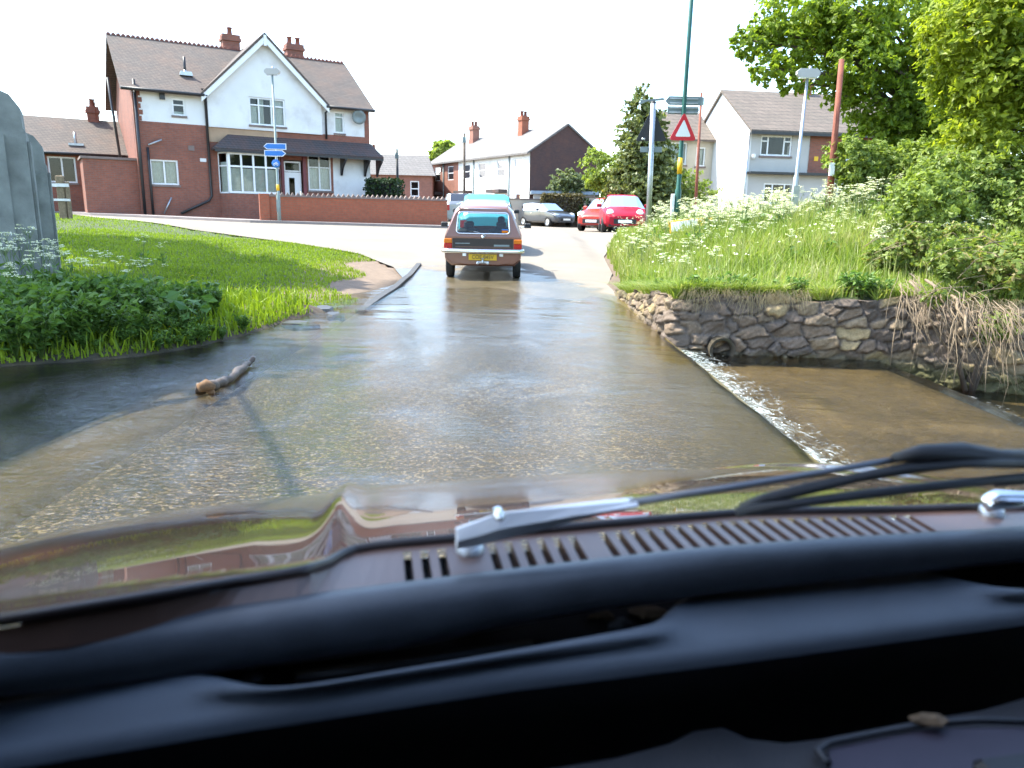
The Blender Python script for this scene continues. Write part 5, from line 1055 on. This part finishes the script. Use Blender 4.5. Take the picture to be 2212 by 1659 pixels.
def cone_tree():
    b = at(1392, 440, y=36); tp = at(1388, 190, y=36); cl = []; r = random.Random(4)
    for i in range(16):
        f = i/15; z = .9+(tp.z-1.35)*f; rr = (1.7*(1-f)**.6+.55); cl.append((b.x+(tp.x-b.x)*f+r.uniform(-.25, .25)*(1-f), 36+r.uniform(-.2, .2), z, rr*.85, rr*.8, .55))
    tree('ivy_clad_tree', 'conical ivy clad tree behind the black backed triangular sign', ground_at(b.x, 36), .16, cl, 15000, .15, M['leaf_conifer'], 76, trunk_top=tp)
cone_tree()
bush('garden_shrub', 'mixed green shrubs at the foot of the conical ivy clad tree', [(1310, 365, 42), (1360, 395, 50), (1420, 385, 50), (1470, 405, 45), (1290, 342, 22), (1330, 405, 32), (1400, 430, 45), (1450, 440, 42), (1500, 425, 38), (1288, 385, 24)], 37.2, 11000, .13, M['leaf_shrub'], 77)
bush('garden_shrub', 'grey green loose shrub in front of the dark brick gable end', [(1225, 388, 22), (1208, 405, 18), (1250, 398, 24), (1275, 410, 20), (1235, 412, 20)], 50.6, 3500, .17, M['leaf_olive'], 78)
q = at(955, 325, y=80); tree('distant_tree', 'distant green tree showing behind the roof of the terraced houses', (q.x-.8, 80, .3), .3, pxclumps([(962, 325, 22), (945, 338, 16), (975, 335, 22)], 80), 2500, .45, M['leaf_shrub'], 79)
ot = tree('overhanging_tree', 'broad tree on the near left bank shading the ford and the windscreen', ground_at(-7.6, 1.2), .22, [(-4.5, 1.9, 7.3, 2.1, 1.9, 1.1), (-5.6, .6, 7.8, 1.7, 1.5, 1.2), (-3.2, .7, 7.2, 1.5, 1.3, 1.0)], 12000, .15, M['leaf_tree'], 80)
b0 = Vector(ot.location); MB().tube([Vector(p)-b0 for p in ((-7.3, 1.6, 4.6), (-6.6, 4.6, 5.0), (-5.4, 6.1, 5.05), (-4.75, 4.85, 5.03), (-4.1, 3.5, 5.0), (-3.6, 2.5, 5.3))], [.08, .06, .04, .038, .036, .02], 8).build('shadow_bough', M['bark'], ot)  # branch added out of view, bent to throw a strip of shadow on the bed
tree('overhanging_tree', 'tree beyond the left edge casting a band of shade over the lawn', ground_at(-12.6, 14.5), .2, [(-8.9, 13.4, 7.1, 1.45, 1.2, .8), (-10.7, 15.4, 7.4, 1.6, 1.2, .8), (-13.9, 17.9, 8.8, 1.5, 1.3, 1.0), (-12.4, 16.5, 8.2, 1.2, 1.2, .9), (-9.8, 11.0, 7.2, 1.5, 1.3, .9), (-9.4, 8.6, 7.0, 1.6, 1.4, 1.0), (-8.0, 7.4, 6.6, 1.5, 1.2, .9), (-10.2, 6.8, 7.0, 1.7, 1.4, 1.0)], 56000, .2, M['leaf_tree'], 81)

# ------------------------------------------------------------------ log, slabs, roots
lp0 = [at(432, 842, z=.02), at(452, 836, z=.025), at(476, 828, z=.025), at(500, 815, z=.03), at(520, 800, z=.02), at(537, 785, z=.03), at(551, 771, z=.055)]; r = random.Random(2)
lp = [a_.lerp(b_, k/4)+Vector((r.uniform(-.012, .012), r.uniform(-.012, .012), r.uniform(-.006, .010))) for a_, b_ in zip(lp0[:-1], lp0[1:]) for k in range(4)]
lg = thing('drift_log', 'crooked driftwood log lying in the shallow water on the left', 'log', lp[0]); b0 = lp[0]; r = random.Random(2)
MB().tube([p-b0 for p in lp], [(.038-.019*i/len(lp))*r.uniform(.75, 1.3) for i in range(len(lp))], 12).build('trunk', M['wetwood'], lg)
MB().tube([p-b0 for p in (at(430, 838, z=.05), at(446, 832, z=.06), at(463, 836, z=.05))], [.03, .045, .02], 8).tube([p-b0 for p in (at(452, 840, z=.03), at(462, 855, z=-.02))], [.03, .015], 8).build('broken_end', simple('split_wood', (.15, .075, .03), .8, var=.3, scale=30), lg)
M['slab'] = simple('wet_stone', (.05, .045, .038), .45, var=.35, scale=9, bump=.5)
def slab(px0, px1, py0, py1, z, h, label, seed):
    c = at((px0+px1)/2, (py0+py1)/2, z=z); w = (at(px1, py1, z=z)-at(px0, py1, z=z)).length; d = abs(at(px0, py0, z=z).y-at(px0, py1, z=z).y); r = random.Random(seed); n = 12; rings = []
    pts = [(math.cos(2*math.pi*k/n)*w/2*r.uniform(.85, 1.08), math.sin(2*math.pi*k/n)*d/2*r.uniform(.85, 1.08)) for k in range(n)]
    for s_, zz in ((1, -h-.08), (1, -.015), (.93, 0)): rings.append([(x*s_, y*s_, zz+(.012*math.sin(x*9+seed) if zz == 0 else 0)) for x, y in pts])
    o = MB().loft(rings, True, True).build('stone_slab', M['slab'], None, loc=c); tag(o, label, 'stone', 'flat stones by the left waterline')
slab(650, 722, 660, 671, .005, .1, 'flat grey stone slab beside the end of the left kerb', 1); slab(590, 690, 693, 702, -.002, .05, 'long low slab at the left waterline, awash', 2); slab(705, 745, 673, 681, .0, .06, 'small wet stone slab touching the water near the kerb end', 3)
rt = thing('root_tangle', 'tangle of pale dead roots and stems hanging down the stone wall', 'roots', at(2080, 640, y=7.2)); b0 = rt.location.copy(); r = random.Random(9)
for i in range(150):
    x0 = r.uniform(1940, 2190); y0 = 600+ (x0-1940)*.28+r.uniform(-20, 50); ln = r.uniform(60, 190); sl = r.uniform(-.25, .85)
    yy = 7.45-(x0-1940)/230*.85; p0 = at(x0, y0, y=yy+.15); p1 = at(x0+sl*ln*.35+r.uniform(-8, 8), y0+ln*.35, y=yy-.12-r.uniform(0, .12)); p2 = at(x0+sl*ln, y0+ln, y=yy-.22-r.uniform(0, .12))
    th = r.choice([.0014, .0016, .002, .0025, .003, .004, .0055]) if i > 4 else .014; ln *= (1 if i > 4 else .6)
    MB().tube([p-b0 for p in (p0, p0.lerp(p1, .5)+Vector((0, -.04, .03)), p1, p1.lerp(p2, .5)+Vector((r.uniform(-.03, .03), -.02, 0)), p2)], [th, th, th*.9, th*.8, th*.55], 6).build('root', M['deadwood'], rt)

# ------------------------------------------------------------------ the car the photograph is taken from
YAW = R(11); A = thing('classic_car', 'interior and dark brown bonnet of the classic car crossing the ford', 'car', (0, 0, 0), YAW)
CI = Matrix.Rotation(-YAW, 3, 'Z')
def car_at(px, py, z=None, v=None):
    d = CI @ ray(px, py); t = (z-CAM_H)/d.z if z is not None else v/d.y; return Vector((0, 0, CAM_H)) + d*t
def glass_at(px, py, off=.03):                          # where a photo pixel meets the windscreen plane
    d = CI @ ray(px, py); t = (.570+off-(CAM_H-.90)*.66)/(d.y+.66*d.z); return Vector((0, 0, CAM_H)) + d*t
UC = .33
t = NT('bonnet_paint'); v = t.coord(); t.link(t.ramp(t.noise(v, 2.5, 4), [(.3, (.10, .032, .020)), (.7, (.125, .042, .026))]), t.p.inputs['Base Color']); t.p.inputs['Specular IOR Level'].default_value = .1; t.set(t.p, Roughness=.22); t.p.inputs['Coat Weight'].default_value = 1; t.p.inputs['Coat Roughness'].default_value = .015; t.p.inputs['Coat IOR'].default_value = 1.5
t.link(t.bump(t.noise(v, 14, 2, .4), .02, .004), t.p.inputs['Coat Normal']); M['bonnet'] = t.m
def bz(u, v):
    a = np.abs(u-UC); w = 1.206-np.asarray(v, float); z = .75 + .373*w - .156*np.clip(w, -9, .62)**2
    return z - .028*(a/.8)**2 - .03*(a/.85)**6 + .013*np.exp(-((a-.37)/.019)**2)*sm(.60, .90, v) + .006*sm(.44, .30, a)
def car_on(px, py):                                     # where a photo pixel meets the bonnet surface
    d = CI @ ray(px, py); v = .7
    for _ in range(30): u = d.x/d.y*v; v = v + .5*((float(bz(u, v))-CAM_H)/(d.z/d.y) - v)
    return (d.x/d.y*v, v)
ed = [car_on(*p) for p in ((-250, 1378), (0, 1340), (300, 1290), (520, 1252), (660, 1228), (705, 1214), (735, 1196), (765, 1184), (800, 1178), (980, 1160), (1300, 1130), (1600, 1105), (1950, 1098), (2212, 1092), (2500, 1092))]
VR = np.array([(-.75, ed[0][1]-.06)] + ed + [(1.5, ed[-1][1]-.03)])
U = np.unique(np.concatenate([np.linspace(-.56, 1.22, 80), np.linspace(-.11, .03, 40), np.linspace(.63, .77, 30)])); nv = 70
ve = np.interp(U, VR[:, 0], VR[:, 1]); ff = np.linspace(0, 1, nv)[:, None]; VV = ve[None]*(1-ff)+ff*(1.75-.25*((U-UC)/.85)**2)[None]; UU = np.broadcast_to(U, VV.shape); ZZ = bz(UU, VV)
np_mesh('bonnet', np.stack([UU, VV, ZZ], -1).reshape(-1, 3), grid_faces(nv, len(U)), M['bonnet'], A, smooth=True)
MB().tube([(u, float(np.interp(u, VR[:, 0], VR[:, 1])), float(bz(u, np.interp(u, VR[:, 0], VR[:, 1])))-.001) for u in U], .0042, 8).build('bonnet_edge', M['brown2'], A)
# windscreen rubber: follows the lower edge of the glass as a thick bead
SPX = [(-250, 1412, 1532), (0, 1380, 1505), (300, 1325, 1475), (450, 1308, 1455), (860, 1255, 1402), (1106, 1225, 1350), (1300, 1203, 1318), (1500, 1180, 1290), (1800, 1158, 1255), (2212, 1135, 1215), (2500, 1124, 1196)]
SP = []
for px, a_, b_ in SPX:
    vv = float(np.interp(px, [-250, 0, 300, 700, 1106, 2500], [.455, .487, .515, .54, .553, .56])); p, q = car_at(px, a_, v=vv), car_at(px, b_, v=vv); SP.append(((p.x+q.x)/2, vv, (p.z+q.z)/2, (p.z-q.z)/2*.86))
M['seal'] = simple('seal_rubber', (.055, .064, .078), .42, var=.2, scale=25, bump=.1, bscale=300); SP = [(SP[0][0]-.25, SP[0][1]-.05, SP[0][2], SP[0][3])]+SP+[(max(SP[-1][0]+.12, 1.16), .53, SP[-1][2]-.004, SP[-1][3])]; SP = np.array(SP); su = np.linspace(SP[0, 0], SP[-1, 0], 60); k_ = [np.interp(su, SP[:, 0], SP[:, i]) for i in range(4)]
sl = MB().tube([(a_, b_, c_) for a_, b_, c_ in zip(su, k_[1], k_[2])], [float(x) for x in k_[3]], 24).build('windscreen_seal', M['seal'], A)
# scuttle panel with slots in front of the windscreen
ea = car_on(870, 1180)[0]; eb = car_on(960, 1180)[0]; ec = car_on(1275, 1150)[0]; ee = car_on(1700, 1120)[0]
pit = (ee-ec)/12; slots = [(ea+pit*.92*i, ea+pit*.92*i+pit*.45) for i in range(int((car_on(1985, 1100)[0]-ea)/(pit*.92))) if i not in (3, 4, 11)]
ub = sorted({-.52, 1.2, *[round(x, 4) for s_ in slots for x in s_], *[round(x, 3) for x in np.arange(-.45, 1.15, .05)], *[round(x, 3) for x in np.arange(-.12, .06, .012)]}); mb = MB()
vs_ = lambda u: min(float(np.interp(u, SP[:, 0], SP[:, 1]))-.002, vr_(u)-.006); vr_ = lambda u: float(np.interp(u, VR[:, 0], VR[:, 1])); zs_ = lambda u: float(np.interp(u, SP[:, 0], SP[:, 2]+SP[:, 3]*.8)); cz = lambda u, v: (lambda f: zs_(u)*(1-f)+(float(bz(u, vr_(u)))-.003)*f)(min(1, max(0, (v-vs_(u))/max(.001, vr_(u)-vs_(u)))))
for a_, b_ in zip(ub[:-1], ub[1:]):
    m_ = (a_+b_)/2; hole = any(s_[0]-1e-4 < m_ < s_[1]+1e-4 for s_ in slots); cuts = [0, .12, .84, 1]
    for i in range(3):
        if hole and i == 1: continue
        q_ = []
        for u, f in ((a_, cuts[i]), (b_, cuts[i]), (b_, cuts[i+1]), (a_, cuts[i+1])):
            v0, v1 = vs_(u), vr_(u)-.001; vv = v0+(v1-v0)*f; q_.append((u, vv, cz(u, vv)))
        mb.quad(*q_)
        if i == 1:
            for u in (a_, b_):
                v0, v1 = vs_(u), vr_(u)-.001; va, vb = v0+(v1-v0)*.12, v0+(v1-v0)*.84; mb.quad((u, va, cz(u, va)), (u, vb, cz(u, vb)), (u, vb, cz(u, vb)-.02), (u, va, cz(u, va)-.02))
M['scuttle'] = simple('scuttle_paint', (.12, .066, .048), .42, 0, var=.15, scale=6, coat=.25, dirt=(.17, .11, .07)); sc = mb.build('scuttle_panel', M['scuttle'], A); MB().box(-.3, .95, .55, .72, .84, .85).build('vent_duct', M['dark'], sc)
mb = MB(); rows = []
for zz in np.linspace(.905, 1.42, 8): rows.append([(u, .570-(zz-.90)*.66-.03*((u-UC)/.75)**2, zz) for u in np.linspace(-.44, 1.1, 16)])
mb.loft(rows, False, False, True); mb.build('windscreen', glass('windscreen_glass', (.93, .965, .95), 1.33, .0), A)
g_ = lambda px, py, off=.03: glass_at(px, py, off)
pv = car_at(1015, 1200, v=.60)
w1 = MB().lathe([(0, .016), (.011, .014), (.013, .006), (.013, -.02)], 16, tuple(pv)).build('wiper', M['metal'], A)
base = [(g_(986, 1163), .0095), (g_(1030, 1152), .0115), (g_(1075, 1138), .0128), (g_(1150, 1124), .0105), (g_(1240, 1107), .0068), (g_(1372, 1086), .003)]
M['silver'] = simple('glint_silver', (.82, .83, .85), .4, 0, var=.05)  # near white, the sun glint on the arm is put into the colour
rings = []
for i, (p, h) in enumerate(base): rings.append([(p.x+dx, p.y+dy*.5, p.z+dz*h) for dx, dy, dz in ((0, .014, -1), (0, -.010, -.8), (0, -.016, .1), (0, -.006, 1), (0, .014, .7))])
MB().loft(rings, True, True, False).build('arm_base', M['silver'], w1)
pb = g_(1078, 1112, .012); MB().lathe([(0, -.006), (.0035, -.005), (.0045, 0), (.0045, .006)], 12, tuple(pb), 'y').build('pivot_cap', M['chrome'], w1)
MB().tube([g_(1360, 1086), g_(1600, 1050), g_(1800, 1016), g_(1945, 991)], [.0036, .0032, .003, .003], 8).build('wiper_arm', simple('dull_steel', (.16, .17, .19), .4, .5), w1)
MB().tube([g_(1930, 990), g_(1990, 978), g_(2080, 976), g_(2160, 986), g_(2260, 984)], [.004, .007, .0085, .0065, .0055], 10).build('blade_holder', M['rubber'], w1)
MB().tube([g_(1600, 1098, .02), g_(1650, 1078, .02), g_(1740, 1057, .02), g_(1850, 1032, .02), g_(1960, 1012, .02), g_(2080, 1000, .02), g_(2260, 1002, .02)], [.0045, .005, .0055, .0045, .0055, .0045, .0045], 8).build('blade_bow', M['rubber'], w1)
MB().tube([g_(1592, 1106, .008), g_(1750, 1083, .008), g_(1950, 1058, .008), g_(2260, 1026, .008)], [.0045]*4, 8).build('blade_rubber', M['rubber'], w1)
pv = car_at(2140, 1112, v=.60); w2 = MB().lathe([(0, .010), (.010, .009), (.012, .004), (.012, -.02)], 16, tuple(pv)).build('wiper', M['metal'], A)
MB().tube([g_(2124, 1090), g_(2150, 1080), g_(2212, 1078), g_(2290, 1066)], [.008, .010, .008, .007], 12).build('arm_base', M['chrome'], w2)
MB().tube([g_(2150, 1040, .015), g_(2212, 1034, .015), g_(2300, 1022, .015)], .0055, 8).build('blade_bow', M['rubber'], w2)
# dashboard pad
M['dash'] = simple('dash_plastic', (.105, .128, .16), .45, var=.08, scale=12, bump=.25, bscale=900, spec=.5)
bk_px = [(-250, 1560), (0, 1512), (300, 1462), (400, 1450), (470, 1456), (540, 1480), (600, 1482), (700, 1470), (1000, 1420), (1280, 1370), (1420, 1344), (1445, 1325), (1462, 1290), (1600, 1264), (1960, 1224), (2030, 1236), (2090, 1258), (2212, 1270), (2500, 1260)]
fr_px = [(-250, 1690), (0, 1650), (500, 1570), (1106, 1480), (1600, 1420), (2212, 1340), (2500, 1300)]
bp_ = [car_at(px, py, z=.878) for px, py in bk_px]; fp_ = [car_at(px, py, z=.858) for px, py in fr_px]; BK = np.array([(p.x, p.y) for p in bp_]); FR = np.array([(p.x, p.y) for p in fp_])
U = np.linspace(-.55, 1.2, 220); bk, fr_v = np.interp(U, BK[:, 0], BK[:, 1]), np.interp(U, FR[:, 0], FR[:, 1])
ks = np.array([1, 4, 6, 4, 1])/16.
for _ in range(2): bk = np.convolve(np.pad(bk, 2, 'edge'), ks, 'valid')
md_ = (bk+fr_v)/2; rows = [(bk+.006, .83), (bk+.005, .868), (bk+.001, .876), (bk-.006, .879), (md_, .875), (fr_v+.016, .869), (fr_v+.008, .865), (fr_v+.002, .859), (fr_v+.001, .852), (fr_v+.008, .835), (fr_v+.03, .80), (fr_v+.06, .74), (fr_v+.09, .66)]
V = np.concatenate([np.stack([U, a_+0*U, np.full(len(U), z)], -1) for a_, z in rows]); ng = 9*len(U); da = np_mesh('dashboard', V[:ng], grid_faces(9, len(U)), M['dash'], A, smooth=True); np_mesh('fascia', V[ng-len(U):], grid_faces(len(rows)-8, len(U)), simple('shaded_fascia', (.03, .032, .038), .7, bump=.2, bscale=700, spec=.2), da, smooth=True)  # front face darker than the pad: its shade is put into the colour
tb = [car_at(px, py, z=.855) for px, py in ((480, 1500), (1470, 1330))]
MB().loft([list(zip(U, md_+.02, 0*U+.846)), list(zip(U, bk+.10, 0*U+.846))], False).build('demister_trough', M['seatcloth'], da)
MB().tube([car_at(px, py, z=.852) for px, py in ((640, 1465), (900, 1430), (1150, 1392))], .0045, 6).build('demister_slot', M['rubber'], da)
# lower dash shelf on the right
pts = [car_at(px, py, z=.795) for px, py in ((900, 1720), (1106, 1668), (1330, 1632), (1450, 1600), (1500, 1574), (1560, 1566), (1610, 1590), (1700, 1600), (1770, 1592), (2000, 1548), (2120, 1530), (2300, 1480), (2500, 1440))]
top = [(p.x, p.y, .795) for p in pts]; MB().loft([[(x, y+.004, z-.05) for x, y, z in top], [(x, y+.002, z-.004) for x, y, z in top], [(x, y-.004, z) for x, y, z in top], [(x, y-.25, z-.01) for x, y, z in top]], False, False, True).build('lower_shelf', simple('shelf_vinyl', (.045, .047, .055), .6, bump=.4, bscale=400), A)
pts = [car_at(px, py, z=.803) for px, py in ((1790, 1650), (1765, 1622), (1790, 1604), (1900, 1582), (2010, 1562), (2110, 1555), (2240, 1560))]
lip = MB().tube(pts, .003, 8).build('switch_panel', simple('rim_vinyl', (.045, .05, .06), .6), A)
q_ = [car_at(px, py, z=.800) for px, py in ((1800, 1700), (1790, 1618), (2010, 1574), (2230, 1572), (2300, 1700))]; MB().poly(q_).build('panel_face', simple('plum_vinyl', (.045, .036, .058), .5), lip)
k_ = car_at(2140, 1640, z=.806); MB().bbox(k_.x-.02, k_.x+.06, k_.y-.04, k_.y, .795, .812, .005).build('rocker_switch', M['rubber'], lip)
# cabin shell around the camera, side windows filled in to shade the dash
cb = MB(); cb.box(-.48, 1.14, -1.6, .29, 1.44, 1.47); cb.box(-.50, -.48, -1.6, .25, .15, 1.43); cb.box(-.50, -.48, .25, .62, .15, .92); cb.box(1.14, 1.16, -1.6, .45, .15, 1.43); cb.box(1.14, 1.16, .45, .62, .15, .92); cb.box(-.5, 1.16, -1.62, -1.6, .15, 1.47); cb.box(-.5, 1.16, -1.6, .62, .13, .15); cb.box(-.5, 1.16, .70, .72, .15, .80)
for u in (-.48, 1.14):
    cb.tube([(u, .62, .88), (u+.02*(1 if u < 0 else -1), .28, 1.45)], .03, 8); cb.box(u-.02, u+.02, -.35, -.25, .9, 1.46)
cb.build('cabin_shell', M['dark'], A)
def litter(px, py, z, s, label, seed, m):
    p = car_at(px, py, z=z); r = random.Random(seed); n = 7; mb = MB(); pts = [(math.cos(2*math.pi*k/n)*s*r.uniform(.6, 1.1), math.sin(2*math.pi*k/n)*s*.5*r.uniform(.6, 1.1), r.uniform(0, .003)) for k in range(n)]
    rings = [[(x, y, z_-.001) for x, y, z_ in pts], [(x, y, z_+.001) for x, y, z_ in pts], [(x*.5, y*.5, .005+r.uniform(0, .002)) for x, y, z_ in pts]]; w = A.matrix_world if False else Matrix.Rotation(YAW, 4, 'Z')
    o = mb.loft(rings, True, True).build('dry_leaf', m, None, loc=w @ p); o.rotation_euler = (0, 0, YAW+r.uniform(-.5, .5)); tag(o, label, 'leaf', 'scraps lying on the dashboard')
M['scrap'] = simple('dry_leaf', (.17, .12, .075), .9, var=.3, scale=60); M['scrap2'] = simple('pale_scrap', (.10, .11, .12), .8, var=.3, scale=60)
litter(1300, 1334, .852, .016, 'small brown leaf scrap in the dashboard trough, left of the other', 1, M['scrap']); litter(1400, 1326, .854, .022, 'larger brown leaf scrap against the right end of the dashboard trough', 2, M['scrap'])
litter(1340, 1352, .851, .015, 'grey scrap of leaf just in front of the brown scraps in the trough', 3, M['scrap2']); litter(545, 1468, .853, .012, 'pale grey scrap at the left end of the dashboard trough', 4, M['scrap2']); litter(2005, 1560, .806, .017, 'tan leaf scrap lying on the rim of the lower switch panel', 5, M['scrap'])
